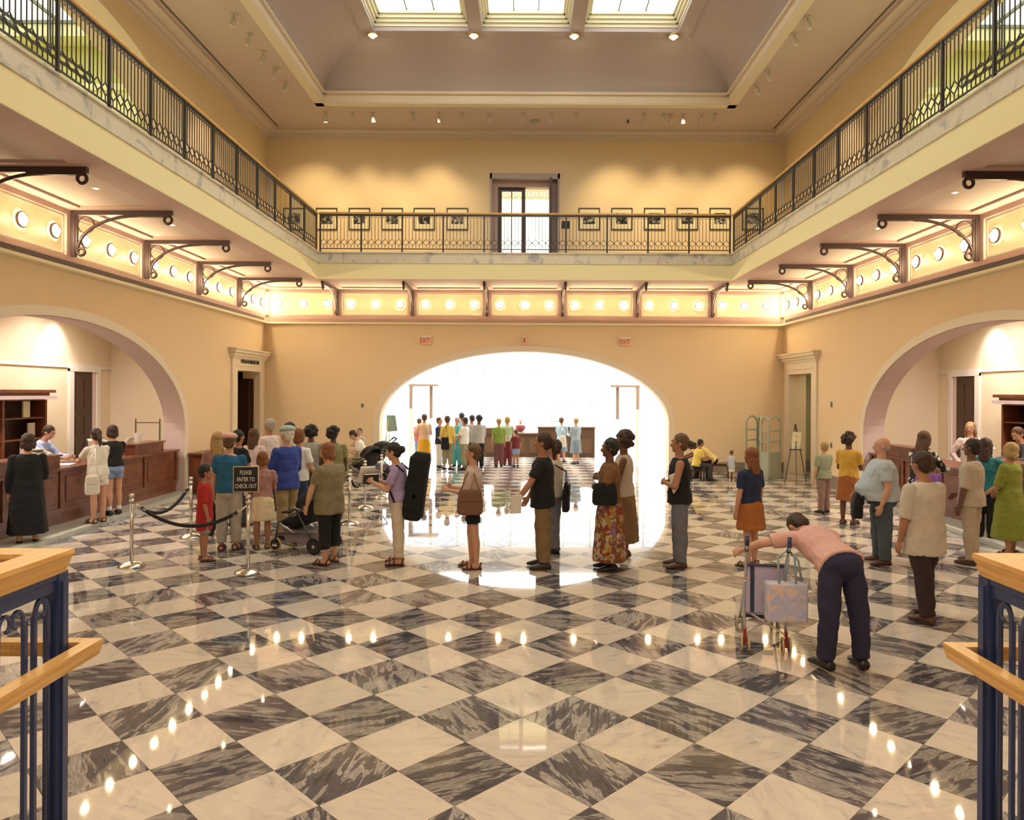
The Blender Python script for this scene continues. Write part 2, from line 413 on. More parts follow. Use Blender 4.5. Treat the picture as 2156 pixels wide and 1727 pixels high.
# frieze: bands, pilasters, cornice
BR_B = [(-5.42), (-3.25), (-1.09), (1.09), (3.25), (5.42)]
BR_S = [2.72, 5.09, 7.46, 9.83, 12.2, 14.57, 16.94, 19.31]
fz = thing('trim_1', 'bands and pilasters in shade-tinted mauve framing the frieze of globe lights', 'frieze', kind='structure')
def fband(mb, z0, z1, pr):
    mb.box(-W, W, YB-pr, YB+.01, z0, z1)
    for s in (-1, 1): mb.box(s*(W-pr), s*(W+.01), -3, YB-pr, z0, z1)
link('upper_band', (lambda m: (fband(m, 5.17, SOF, .05), m)[1])(MB()), SHADE_MAUVE, fz)
link('lower_band', (lambda m: (fband(m, 4.36, 4.50, .05), m)[1])(MB()), SHADE_MAUVE, fz)
link('cornice', (lambda m: (fband(m, 4.25, 4.30, .16), m)[1])(MB()), mat('bright_trim', (.92, .82, .58), .5), fz)
link('cornice_band', (lambda m: (fband(m, 4.30, 4.40, .14), m)[1])(MB()), SHADE_MAUVE, fz)
for x in BR_B: link('pilaster', MB().box(x-.13, x+.13, YB-.05, YB+.01, 4.5, 5.17), SHADE_MAUVE, fz)
for s in (-1, 1):
    for y in BR_S: link('pilaster', MB().box(s*(W-.05), s*(W+.01), y-.13, y+.13, 4.5, 5.17), SHADE_MAUVE, fz)
    link('corner_pilaster', MB().box(s*(W-.12), s*W, YB-.12, YB, 4.5, 5.17), FASC, fz)
    for k in range(3):   # linear air slots
        link('air_slot', MB().box(s*(W-.146), s*(W-.13), 0, YB-.5, 4.312+k*.027, 4.326+k*.027), BLACK, fz)
m1 = MB().box(-W+.12, W-.12, YB-.006, YB+.01, 4.5, 5.17)
for s in (-1, 1): m1.box(s*(W-.006), s*(W+.01), -3, YB-.12, 4.5, 5.17)
link('light_panel', m1, mat('luminous_cream', (.90, .76, .50), .5), fz)
# thin inner frames of each light panel
fr = MB(); edges_b = [-W+.10] + BR_B + [W-.10]
for a, b in zip(edges_b, edges_b[1:]):
    a += .17; b -= .17
    for z in (4.53, 5.12): fr.box(a, b, YB-.012, YB, z, z+.02)
    for x in (a, b): fr.box(x-.01, x+.01, YB-.012, YB, 4.53, 5.14)
for s in (-1, 1):
    es = BR_S + [YB-.10]
    for a, b in zip(es, es[1:]):
        a += .17; b -= .17
        for z in (4.53, 5.12): fr.box(s*(W-.012), s*W, a, b, z, z+.02)
        for y in (a, b): fr.box(s*(W-.012), s*W, y-.01, y+.01, 4.53, 5.14)
link('panel_moulding', fr, WHITE, fz)

# balcony slab : soffit, fascia, marble edge, floor
bal = thing('trim_2', 'balcony slab with yellow fascia, marble edge and panelled soffit in shade-tinted mauve', 'balcony', kind='structure')
def ring(mb, x0, y0, z0, z1, x1=W, y1=YB):     # U-shaped ring between inner (x0,y0) and outer
    mb.box(-x1, -x0, -3, y1, z0, z1); mb.box(x0, x1, -3, y1, z0, z1); mb.box(-x0, x0, y0, y1, z0, z1)
m1 = MB(); ring(m1, XI, YI, SOF+.05, SL); link('slab', m1, FASC, bal)
m1 = MB().box(-XI-.01, -XI+.012, -3, YI, SOF-.004, SL-.001).box(XI-.012, XI+.01, -3, YI, SOF-.004, SL-.001).box(-XI+.012, XI-.012, YI-.012, YI+.01, SOF-.004, SL-.001); link('fascia_face', m1, FASC, bal)
m1 = MB(); ring(m1, XI-.03, YI-.03, SL, SL+.02); ring(m1, XI-.010, YI-.010, SL+.02, BAL-.03); ring(m1, XI-.05, YI-.05, BAL-.03, BAL); link('marble_edge', m1, MARB, bal)
for k in range(4):
    a = -XI+.02+k*(2*XI-.04)/4; link('marble_slab', MB().box(a+.002, a+(2*XI-.04)/4-.002, YI-.022, YI-.010, SL+.02, BAL-.03), MARB, bal)
for s in (-1, 1):
    for k in range(9):
        y1 = YI-.024-k*2.45; link('marble_slab', MB().box(s*(XI-.022), s*(XI-.010), y1-2.446, y1, SL+.02, BAL-.03), MARB, bal)
# fascia lower lip band + soffit border strips
m1 = MB(); m1.box(-XI-.55, -XI-.012, -3, YI+.55, SOF, SOF+.05); m1.box(XI+.012, XI+.55, -3, YI+.55, SOF, SOF+.05); m1.box(-XI-.012, XI+.012, YI+.012, YI+.55, SOF, SOF+.05)
m1.box(-W, -W+.28, -3, YB, SOF, SOF+.05); m1.box(W-.28, W, -3, YB, SOF, SOF+.05); m1.box(-W+.28, W-.28, YB-.28, YB, SOF, SOF+.05)
for s in (-1, 1):
    for y in BR_S: m1.box(s*(XI+.55), s*(W-.28), y-.17, y+.17, SOF, SOF+.05)
    m1.box(s*(XI+.55), s*(W-.28), YI+.1, YI+.4, SOF, SOF+.05)
for x in BR_B: m1.box(x-.17, x+.17, YI+.55, YB-.28, SOF, SOF+.05)
link('soffit_border', m1, SHADE_MAUVE, bal)
m1 = MB(); ring(m1, XI+.5, YI+.5, SOF+.04, SOF+.052); link('soffit_panel', m1, CEIL, bal)

# ceiling with tray, cove and skylight
TX, TY0, TY1 = 5.32, 4.2, 19.2
cl = thing('ceiling', 'tan plaster ceiling with a deep coved tray around the skylight', 'ceiling', kind='structure')
m1 = MB().box(-W, -TX, -3, YB, ZC, ZC+.3).box(TX, W, -3, YB, ZC, ZC+.3).box(-TX, TX, TY1, YB, ZC, ZC+.3).box(-TX, TX, -3, TY0, ZC, ZC+.3)
link('ceiling_field', m1, CEIL, cl)
def frame_ring(mb, i, wd, z0, z1):
    x, a, b = TX-i, TY0+i, TY1-i
    mb.box(-x, -x+wd, a, b, z0, z1).box(x-wd, x, a, b, z0, z1).box(-x, x, b-wd, b, z0, z1).box(-x, x, a, a+wd, z0, z1)
m1 = MB(); frame_ring(m1, -.16, .22, ZC-.03, ZC+.02); frame_ring(m1, 0, .07, ZC, ZC+.28); frame_ring(m1, .0, .13, ZC+.20, ZC+.27)
link('tray_moulding', m1, mat('moulding', (.80, .68, .54), .6), cl)
m1 = MB(); N = 14; rings = []
CI, CZ0, CZ1 = 1.55, ZC+.24, 10.90
for k in range(N+1):
    t_ = k/N*PI/2; i = .05 + (CI-.05)*(1-math.cos(t_))**.85; z = CZ0+(CZ1-CZ0)*math.sin(t_)
    x, a, b = TX-i, TY0+i, TY1-i; rings.append([(-x,a,z),(x,a,z),(x,b,z),(-x,b,z)])
for r0, r1 in zip(rings, rings[1:]):
    for k in range(4): m1.add([r0[k], r0[(k+1)%4], r1[(k+1)%4], r1[k]], [(3,2,1,0)])
link('cove', m1, COVE, cl)
m1 = MB()  # perimeter crown
for k, (pr, z0, z1) in enumerate(((.10, 9.60, 9.66), (.2, 9.66, 9.73), (.42, 9.73, 9.80))):
    m1.box(-W, W, YB-pr, YB, z0, z1)
    for s in (-1, 1): m1.box(s*(W-pr), s*W, -3, YB-pr, z0, z1)
link('crown_moulding', m1, mat('crown', (.72, .60, .52), .7), cl)
for s in (-1, 1): link('air_slot', MB().box(s*7.04, s*7.00, 3, 20.9, ZC-.012, ZC+.001), mat('slot', (.12, .10, .05), .7), cl)
SX, SY0, SY1 = TX-CI, TY0+CI, TY1-CI
sk = thing('window_1', 'skylight with three bays of daylit frosted panes above the hall', 'skylight', kind='structure')
m1 = MB()
bx = [-SX+.0, -1.2, 1.2, SX]
m1.box(-SX-.1, SX+.1, SY1-.16, SY1+.1, CZ1-.05, CZ1+.05).box(-SX-.1, SX+.1, SY0-.1, SY0+.16, CZ1-.05, CZ1+.05)
for x in bx: m1.box(x-.16, x+.16, SY0+.05, SY1-.05, CZ1-.049, CZ1+.049)
link('skylight_frame', m1, COVE, sk)
FR = mat('skylight_stone', (.85, .80, .60), .6)
m1 = MB()
for a, b in zip(bx, bx[1:]):
    a += .16; b -= .16
    for k in range(4):
        i = .05*k; z0 = CZ1+.05+.08*k; z1 = z0+.08
        y0, y1 = SY0+.16, SY1-.16
        m1.box(a, a+.02+i, y0, y1, z0, z1).box(b-.02-i, b, y0, y1, z0, z1).box(a, b, y1-.02-i, y1, z0, z1).box(a, b, y0, y0+.02+i, z0, z1)
link('skylight_curb', m1, FR, sk)
pm = None; muntm = mat('muntin', (.20, .22, .20), .5)
for a, b in zip(bx, bx[1:]):
    a += .33; b -= .33; n = 3; pw = (b-a)/n; y1 = SY1-.33; y0 = SY0+.33; ny = 12; ph = (y1-y0)/ny
    mm = MB()
    for i in range(1, n): mm.box(a+i*pw-.012, a+i*pw+.012, y0, y1, CZ1+.355, CZ1+.39)
    for j in range(1, ny): mm.box(a, b, y0+j*ph-.012, y0+j*ph+.012, CZ1+.36, CZ1+.39)
    link('muntin', mm, muntm, sk)
    for i in range(n):
        for j in range(ny):
            if pm is None: pm = MB().box(-pw/2+.005, pw/2-.005, -ph/2+.005, ph/2-.005, 0, .01).mesh('pane'); pm.materials.append(PANE)
            o = bpy.data.objects.new('pane', pm); C.objects.link(o); o.location = (a+(i+.5)*pw, y0+(j+.5)*ph, CZ1+.39); o.parent = sk

# ---- side service rooms (below) and side galleries (above), left and right
for s, nm in ((-1, 'left'), (1, 'right')):
    m1 = MB().box(s*10.2, s*10.5, 5.5, 18.5, 0, 4.5).box(s*(W+T), s*10.2, 18.2, 18.5, 0, 4.5).box(s*(W+T), s*10.2, 5.5, 5.8, 0, 4.5)
    sr = struct('wall_service_'+nm, m1, WALLB, 'pale cream walls of the service room beyond the %s arch' % nm, 'wall')
    link('picture_rail', MB().box(s*10.17, s*10.2, 5.8, 18.2, 2.80, 2.86), WHITE, sr)
    link('room_ceiling', MB().box(s*(W+.02), s*10.5, 5.5, 18.5, 4.4, 4.5), WHITE, sr)
    # inner door of service room
    dr = thing('door_%d' % (1 if s < 0 else 2), 'dark panelled door in white casing behind the %s desk' % nm, 'door', kind='structure')
    X = s*10.2
    c = MB().box(X, X-s*.05, 16.5, 16.66, 0, 2.78).box(X, X-s*.05, 17.55, 17.71, 0, 2.78).box(X, X-s*.055, 16.5, 17.71, 2.72, 2.88); link('casing', c, WHITE, dr)
    link('door_leaf', MB().box(X-s*.02, X, 16.66, 17.40, 0, 2.72), DARKW, dr)
    link('jamb', MB().box(X-s*.021, X, 17.40, 17.55, 0, 2.72), LILAC, dr)
    for z0, z1 in ((.3, 1.1), (1.25, 1.7), (1.85, 2.55)):
        for y0 in (16.74, 17.08): link('door_panel', MB().box(X-s*.03, X-s*.02, y0, y0+.26, z0, z1), DARKW, dr)
    # hall corner door
    cd = thing('door_%d' % (3 if s < 0 else 4), 'tall moulded door surround near the %s back corner of the hall' % nm, 'door', kind='structure')
    X = s*W
    c = MB().box(X, X-s*.05, 18.97, 19.3, 0, 3.2).box(X, X-s*.05, 20.95, 21.28, 0, 3.2).box(X, X-s*.05, 19.3, 20.95, 2.84, 3.2); link('casing', c, TRIMM, cd)
    c = MB().box(X, X-s*.08, 18.93, 21.32, 3.16, 3.22).box(X, X-s*.12, 18.9, 21.35, 3.22, 3.30).box(X, X-s*.18, 18.84, 21.4, 3.30, 3.38).box(X, X-s*.22, 18.8, 21.42, 3.38, 3.42).box(X, X-s*.065, 19.2, 21.05, 2.96, 2.99)
    link('cornice', c, TRIMM, cd)
    m1 = MB().box(s*(W+T), s*(W+T+2.2), 22.2, 22.5, 0, 3.3).box(s*(W+T+2.2), s*(W+T+2.3), 18.5, 22.5, 0, 3.3).box(s*(W+T), s*(W+T+2.3), 18.5, 22.4, 3.2, 3.3)
    m1.box(s*(W+T), s*(W+T+2.2), 18.5, 18.52, 0, 3.3)
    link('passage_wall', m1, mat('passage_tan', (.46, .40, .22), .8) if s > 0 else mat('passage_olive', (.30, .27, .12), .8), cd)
    if s > 0:
        link('passage_baseboard', MB().box(W+T, W+T+2.2, 22.16, 22.2, 0, .32), BASEM, cd)
        link('exit_bell', MB().box(W+T+.08, W+T+.16, 22.1, 22.2, 2.35, 2.5), BLACK, cd)
        area('passage_light', (W+1.5, 20.3, 3.1), (0, 0, 0), 1, 1, 14, (1, .95, .7))
    else:
        lf = link('door_leaf', MB().box(-8.9, -7.66, 20.86, 20.92, 0.01, 2.64), DARKW, cd)
        link('push_bar', MB().box(-7.78, -7.75, 20.83, 20.86, .1, 2.6), mat('brass', (.55, .42, .2), .3, 1), lf)
    # upper side gallery
    A = W+.8
    m1 = MB().box(s*A, s*15, 17.4, 17.7, BAL, 10.8).box(s*14.6, s*15, 6, 17.7, BAL, 10.8).box(s*A, s*15, 6, 6.3, BAL, 10.8).box(s*A, s*15, 6, 17.7, BAL-.2, BAL)
    ug = struct('wall_gallery_'+nm, m1, GREENW, 'olive yellow walls of the skylit gallery off the upper %s side' % nm, 'wall')
    link('gallery_frieze', MB().box(s*A, s*14.6, 17.3, 17.4, 8.6, 9.3).box(s*A, s*14.6, 17.2, 17.4, 9.3, 9.45), mat('gallery_cream', (.85, .82, .55), .7), ug)
    m1 = MB().box(s*A, s*9.5, 6, 17.7, 10.4, 10.8).box(s*13, s*15, 6, 17.7, 10.4, 10.8).box(s*9.5, s*13, 16.9, 17.7, 10.4, 10.8).box(s*9.5, s*13, 6, 8, 10.4, 10.8)
    link('gallery_ceiling', m1, mat('gallery_cream', (.85, .82, .55), .7), ug)
    wd = thing('window_%d' % (2 if s < 0 else 3), 'white skylight glimpsed above the upper %s gallery' % nm, 'skylight', kind='structure')
    for i in range(3):
        for j in range(7): link('pane', MB().box(s*(9.5+i*1.165+.02), s*(9.5+(i+1)*1.165-.02), 8+j*1.27+.02, 8+(j+1)*1.27-.02, 10.75, 10.77), PANE2, wd)
    mm = MB()
    for i in range(4): mm.box(s*(9.5+i*1.165-.03), s*(9.5+i*1.165+.03), 8, 16.9, 10.68, 10.76)
    for j in range(8): mm.box(s*9.5, s*13, 8+j*1.27-.03, 8+j*1.27+.03, 10.68, 10.76)
    link('muntin', mm, muntm, wd)
    lr = thing('gallery_grille', 'dark double bar rail high in the %s skylit gallery' % nm, 'rail')
    for k in (0, .16): link('bar', MB().box(s*9.6, s*9.64, 13.4, 16.3, 9.06+k, 9.11+k), RAILM, lr)
    for y in (13.4, 14.9, 16.26): link('bracket', MB().box(s*9.61, s*9.63, y, y+.05, 9.06, 10.4), RAILM, lr)

# ---- entrance hall beyond great arch
m1 = MB().box(-8.2, -7.9, YB+T, 33.6, 0, 5.6).box(7.9, 8.2, YB+T, 33.6, 0, 5.6).box(-8.2, 8.2, 33.3, 33.6, 0, .4).box(-8.2, 8.2, 33.3, 33.6, 4.7, 5.6).box(-8.2, -6.6, 33.3, 33.6, 0, 5.6).box(6.6, 8.2, 33.3, 33.6, 0, 5.6)
struct('wall_entrance', m1, WHITE, 'white walls of the sunlit entrance hall beyond the arch', 'wall')
struct('ceiling_entrance', MB().box(-8.2, 8.2, YB+T, 33.6, 5.5, 5.7), WHITE, 'white ceiling of the entrance hall', 'ceiling')
wn = thing('window_4', 'blazing white glazed screen at the end of the entrance hall', 'window', kind='structure')
for i in range(11):
    for j in range(3): link('pane', MB().box(-6.6+i*1.2+.01, -6.6+(i+1)*1.2-.01, 33.4, 33.42, .4+j*1.433+.01, .4+(j+1)*1.433-.01), WINP, wn)
mm = MB()
for i in range(12): mm.box(-6.6+i*1.2-.02, -6.6+i*1.2+.02, 33.36, 33.44, .4, 4.7)
for j in range(4): mm.box(-6.6, 6.6, 33.36, 33.44, .4+j*1.433-.02, .4+j*1.433+.02)
link('window_bar', mm, WHITE, wn)
for s, nm in ((-1, 'left'), (1, 'right')):
    q = 24.6
    xa = D_(862, 812, q).x if s < 0 else -D_(862, 812, q).x; xa = abs(xa)
    dr = thing('door_%d' % (5 if s < 0 else 6), 'pale brown portal frame standing %s of centre in the entrance hall' % nm, 'door', kind='structure')
    PB = mat('portal_bronze', (.36, .27, .22), .5)
    z1 = D_(862, 812, q).z
    link('post', MB().box(s*xa, s*(xa-.11), q, q+.3, 0, z1), WHITE, dr)
    link('unbleached_face', MB().box(s*xa, s*(xa-.10), q-.01, q, 1.75, z1), PB, dr)  # bronze only up here: bleaching by glare put into the colours
    link('post', MB().box(s*(xa-.62), s*(xa-.72), q+.4, q+.5, 1.4, z1), PB, dr)  # cut off below, as if bleached by glare
    link('lintel', MB().box(s*(xa+.02), s*(xa-.95), q-.02, q+.45, z1-.02, z1+.05), PB, dr)
# ---- upper doorway + room beyond
m1 = MB().box(-4, 4, 27, 27.2, 5.5, 11).box(-4, -3.8, YB+.6, 27, 5.5, 11).box(3.8, 4, YB+.6, 27, 5.5, 11).box(-4, 4, YB+.6, 27.2, 10.8, 11).box(-4, 4, YB+.6, 27.2, 5.75, BAL)
ur = struct('wall_upper_room', m1, FASC, 'bright cream room seen through the upper doorway with key pattern border', 'wall')
kb = MB(); KEY = mat('key_border', (.42, .20, .10), .7)
def seg(a, b): kb.bar((a[0], 26.985, a[1]), (b[0], 26.985, b[1]), .02, .022, (0, 1, 0))
u = .29; z0 = 9.40
for k in range(-6, 6):
    x = k*u+.1; e = .27
    pts = [(x, z0), (x, z0+e), (x+.24, z0+e), (x+.24, z0+.06), (x+.07, z0+.06), (x+.07, z0+.19), (x+.17, z0+.19), (x+.17, z0+.12)]
    for a, b in zip(pts, pts[1:]): seg(a, b)
    seg((x+.24-.24+u-.05, z0), (x, z0))
link('key_border', kb, KEY, ur)
wu = thing('window_5', 'added glowing panes brightening the upper room below the key pattern', 'window', kind='structure')  # glowing panes added to whiten the view through the upper door
for i in range(6): link('pane', MB().box(-2.4+i*.8+.015, -2.4+(i+1)*.8-.015, 26.96, 26.98, 6.3, 9.15), PANE2, wu)
link('window_bar', MB().box(-2.4, 2.4, 26.94, 26.99, 6.24, 6.3).box(-2.4, 2.4, 26.94, 26.99, 9.15, 9.21), WHITE, wu)
ud = thing('door_7', 'glazed double door above the arch, one leaf standing open', 'door', kind='structure')
JM = mat('door_jamb', (.50, .42, .40), .6)
link('outer_frame', MB().box(-1.03, -.97, YB-.02, YB+.55, BAL, 8.66).box(.94, 1.0, YB-.02, YB+.55, BAL, 8.66).box(-1.03, 1.0, YB-.02, YB+.55, 8.5, 8.66), JM, ud)
link('inner_frame', MB().box(-.97, -.80, YB+.2, YB+.5, BAL, 8.5).box(.78, .94, YB+.2, YB+.5, BAL, 8.5).box(-.80, .78, YB+.2, YB+.5, 8.32, 8.5), SHADE_MAUVE, ud)
lf = link('door_leaf', MB().box(-.80, -.69, YB+.3, YB+.36, BAL, 8.32).box(-.11, -.0, YB+.3, YB+.36, BAL, 8.32).box(-.69, -.11, YB+.3, YB+.36, 8.22, 8.32).box(-.69, -.11, YB+.3, YB+.36, BAL, BAL+.25).box(-.415, -.385, YB+.31, YB+.35, BAL, 8.22), IRON, ud)
link('door_glass', MB().box(-.69, -.11, YB+.325, YB+.33, BAL+.25, 8.22), GLASS, lf)
lf = link('door_leaf', MB().box(.70, .76, YB-.35, YB-.25, BAL+.01, 8.45).box(.70, .76, YB+.3, YB+.4, BAL+.01, 8.45).box(.70, .76, YB-.25, YB+.3, 8.33, 8.45).box(.70, .76, YB-.25, YB+.3, BAL+.01, BAL+.25), IRON, ud)
link('door_glass', MB().box(.725, .73, YB-.25, YB+.3, BAL+.25, 8.33), GLASS, lf)

# ---- stair landing under the camera
m1 = MB().box(-1.65, 1.65, -2.5, 2.6, 0, .7)
for k in range(4): m1.box(-1.65, 1.65, 2.6+k*.25, 2.85+k*.25, 0, .56-.14*k)
struct('stair_landing', m1, MARB, 'pale marble stair flight running down to the hall floor', 'stairs')
# ================================================================== FIXTURES
ORD = ['first', 'second', 'third', 'fourth', 'fifth', 'sixth', 'seventh', 'eighth', 'ninth', 'tenth', 'eleventh', 'twelfth', 'thirteenth', 'fourteenth', 'fifteenth', 'sixteenth']
# globe lights of the frieze
def globe(label):
    t = thing('globe_light', label, 'light', group='round globe lights set in the frieze')
    link('reflector_ring', MB().tube([(.112*math.cos(a), -.03, .112*math.sin(a)) for a in [2*PI*k/20 for k in range(20)]], .015, 6, True), mat('ring_bronze', (.10, .045, .03), .6), t, smooth=True)
    link('back_plate', MB().tube([(0, -.012, 0), (0, 0, 0)], .10, 20), WHITE, t)
    link('bulb', MB().ball((0, -.055, 0), .052, n=12, m=8), BULB, t)
    return t
g0 = None
def put_globe(loc, rz, label):
    global g0
    if g0 is None: g0 = globe(label); g0.location = loc; g0.rotation_euler[2] = rz
    else: dup(g0, loc, rz, label)
eb = [-7.54] + BR_B + [7.54]
for b in range(7):
    a, c = eb[b], eb[b+1]
    if b == 0: xs = [D_(p, 641, YB).x for p in (587, 639, 690)]
    elif b == 6: xs = [D_(p, 641, YB).x for p in (1521, 1567, 1614)]
    else: xs = [a+(c-a)*f for f in (.17, .5, .83)]
    for i, x in enumerate(xs):
        put_globe((x, YB-.01, 4.84), 0, 'back frieze globe light, %s of three in the %s bay from the left corner' % (('left one', 'middle one', 'right one')[i], ORD[b]))
es = BR_S + [YB]
for s, nm in ((-1, 'left'), (1, 'right')):
    for b in range(3, len(es)-1):
        a, c = es[b], es[b+1]
        for i, f in enumerate((.17, .5, .83)):
            put_globe((s*(W-.01), a+(c-a)*f, 4.84), s*PI/2*-1, '%s frieze globe light, %s of three in the %s bay from the back corner' % (nm, ('near one', 'middle one', 'far one')[i], ORD[len(es)-2-b]))

# wrought iron brackets (local: wall at x=0, arm goes -Y... built along +Y towards hall)
def bracket(label):
    t = thing('iron_bracket', label, 'bracket', group='scrolled iron brackets under the balcony')
    L = 1.66
    link('wall_bar', MB().box(-.035, .035, 0, .07, -.76, 0).box(-.02, .02, .07, .10, -.72, -.03), IRON, t)
    link('arm', MB().box(-.035, .035, 0, L, -.075, 0).box(-.033, .033, .86, L-.03, -.105, -.075), IRON, t)
    pts = [(0, .10+.98*(1-math.cos(a)), -.66+.575*math.sin(a)) for a in [PI/2*k/14 for k in range(15)]]
    link('curved_brace', MB().tube(pts, .026, 6), IRON, t, smooth=True)
    link('brace_ring', MB().tube([(0, .235+.135*math.cos(a), -.235+.135*math.sin(a)) for a in [2*PI*k/24 for k in range(24)]], .012, 6, True), IRON, t, smooth=True)
    for nm, cy, cz, r in (('end_scroll', L-.07, -.15, .062), ('foot_scroll', .16, -.68, .058)):
        o = link(nm, MB().tube([(0, cy+r*math.cos(a), cz+r*math.sin(a)) for a in [2*PI*k/18 for k in range(18)]], .024, 8, True), IRON, t, smooth=True)
    return t
b0 = None
for i, x in enumerate(BR_B):
    lb = 'black scrolled bracket seen edge on against the back frieze, %s from the left' % ORD[i]
    if b0 is None: b0 = bracket(lb); b0.location = (x, YB-.05, SOF); b0.rotation_euler[2] = PI
    else: dup(b0, (x, YB-.05, SOF), PI, lb)
for s, nm in ((-1, 'left'), (1, 'right')):
    for i, y in enumerate(reversed(BR_S[2:])):
        dup(b0, (s*(W-.05), y, SOF), s*PI/2, 'black scrolled bracket on the %s side wall, %s from the back corner' % (nm, ORD[i]))

# ---- balcony railings
def bay_mesh(wd):
    m = MB(); n = 12; st = wd/n; z0, z1 = .10, .97; r = .0058
    m.bar((0, 0, z0), (wd, 0, z0), .02, .022); m.bar((0, 0, z1), (wd, 0, z1), .02, .022)
    dz, dh = .27, .085
    for k in range(1, n):
        x = k*st
        if k % 2: m.bar((x, 0, z0), (x, 0, dz-dh), r*2, r*2); m.bar((x, 0, dz+dh), (x, 0, z1), r*2, r*2)
        else: m.bar((x, 0, z0), (x, 0, z1), r*2, r*2)
    for k in range(6):
        c = (k*2+1)*st; P = [(c-st, dz), (c, dz+dh), (c+st, dz), (c, dz-dh)]
        for a, b in zip(P, P[1:]+P[:1]): m.bar((a[0], 0, a[1]), (b[0], 0, b[1]), .012, .014, (0, 1, 0))
    for k in range(n):
        c = (k+.5)*st; m.tube([(c+.018*math.cos(a), 0, z1-.045+.018*math.sin(a)) for a in [2*PI*j/6 for j in range(6)]], .005, 4, True)
    return m
BW = (2*XI-.1)/10
bme = bay_mesh(BW).mesh('baluster_panel'); bme.materials.append(RAILM)
pme = MB().box(-.019, .019, -.019, .019, 0, 1.0).mesh('post'); pme.materials.append(RAILM)
def railing(label, loc, rz, n, hl):
    t = thing('balcony_railing', label, 'railing', loc, rz, group='iron balustrades around the balcony')
    for k in range(n):
        o = bpy.data.objects.new('baluster_panel', bme); C.objects.link(o); o.parent = t; o.location = (k*BW, 0, 0)
    for k in range(n+1):
        o = bpy.data.objects.new('post', pme); C.objects.link(o); o.parent = t; o.location = (k*BW, 0, 0)
    h = MB(); rr = [((x, 0, 1.03), (0, 1, 0), (0, 0, 1), .042, .03) for x in hl]; h.loft(rr, 10, 3)
    link('handrail', h, OAK, t, smooth=False, fix=True)
    link('top_bar', MB().box(hl[0], hl[1], -.02, .02, .985, 1.005), RAILM, t)
    return t
railing('iron balustrade with oak handrail across the back balcony', (-XI+.05, YI-.0+.05, BAL), 0, 10, (-.03, 2*XI-.07))
railing('iron balustrade receding along the left balcony', (-XI-.05+.1-.1, YI+.05, BAL), -PI/2, 14, (-.03, 14*BW))
railing('iron balustrade receding along the right balcony', (XI+.05, YI+.05, BAL), -PI/2, 14, (-.03, 14*BW))

# ---- framed pictures on the balcony wall
def bwmat(k):
    m, t, b = nt('photograph_%d' % k); L = t.links.new
    g = t.nodes.new('ShaderNodeTexCoord'); n = t.nodes.new('ShaderNodeTexNoise'); n.inputs['Scale'].default_value = 6; n.inputs['Distortion'].default_value = 1.5; n.noise_dimensions = '4D'; n.inputs['W'].default_value = k*3.7
    L(g.outputs['Object'], n.inputs['Vector']); r = ramp(t, [(.38, (.01, .01, .01)), (.5, (.05, .045, .04)), (.56, (.35, .32, .28)), (.68, (.6, .56, .5))]); L(n.outputs['Fac'], r.inputs[0]); L(r.outputs[0], b.inputs['Base Color']); b.inputs['Roughness'].default_value = .9; return m
FRM = mat('picture_frame', (.03, .028, .035), .4); MATB = mat('picture_mat', (.88, .76, .52), .8)
px_l = [620, 688, 757, 826, 893.5, 963]; px_r = [1240.5, 1309, 1378, 1447, 1516, 1585]
descr = ['a small dark seated figure', 'a pale group by a doorway', 'a light face between dark shapes', 'two dark heads', 'a white dome shape', 'a grey street crowd',
         'a grey group picture', 'a striped grey scene', 'a stark black and white crowd', 'a dark room', 'a slanting black shape', 'a dark landscape']
for k, p in enumerate(px_l+px_r):
    c = D_(p, 461.5, YB); wd, ht = .62, .64
    side_ = 'left' if k < 6 else 'right'
    n_ = (5-k) if k < 6 else (k-6)
    t = thing('framed_photograph', 'square black framed photograph on the balcony wall, %s counting %s from the door' % (ORD[n_], 'leftward' if k < 6 else 'rightward'), 'picture', (c.x, YB, c.z), 0, 'framed black and white photographs along the balcony')
    b = .028
    link('frame', MB().box(-wd/2, wd/2, -.03, 0, ht/2-b, ht/2).box(-wd/2, wd/2, -.03, 0, -ht/2, -ht/2+b).box(-wd/2, -wd/2+b, -.03, 0, -ht/2+b, ht/2-b).box(wd/2-b, wd/2, -.03, 0, -ht/2+b, ht/2-b), FRM, t)
    link('mat_board', MB().box(-wd/2+b, wd/2-b, -.012, 0, -ht/2+b, ht/2-b), MATB, t)
    link('print', MB().box(-.17, .17, -.016, -.012, -.145, .175), bwmat(k), t)
t = thing('sign_stand', 'small dark notice on a thin post beside the upper door', 'sign', (D_(1191, 462, 20.9).x, 20.9, BAL))
link('post', MB().box(-.015, .015, -.015, .015, .02, 1.0), RAILM, t); link('base', MB().lathe([(.14, 0), (.13, .02), (.02, .03)]), RAILM, t)
link('notice', MB().box(-.12, .12, -.03, -.015, .98, 1.2), BLACK, t)
t = thing('low_bench', 'low dark slab on the balcony floor behind the right end of the railing', 'bench', (D_(1405, 530, 20.2).x, 20.2, BAL))
link('slab', MB().box(-.55, .55, -.15, .15, .10, .15), BLACK, t)
for x in (-.45, .45): link('leg', MB().box(x-.03, x+.03, -.12, .12, 0, .10), BLACK, t)
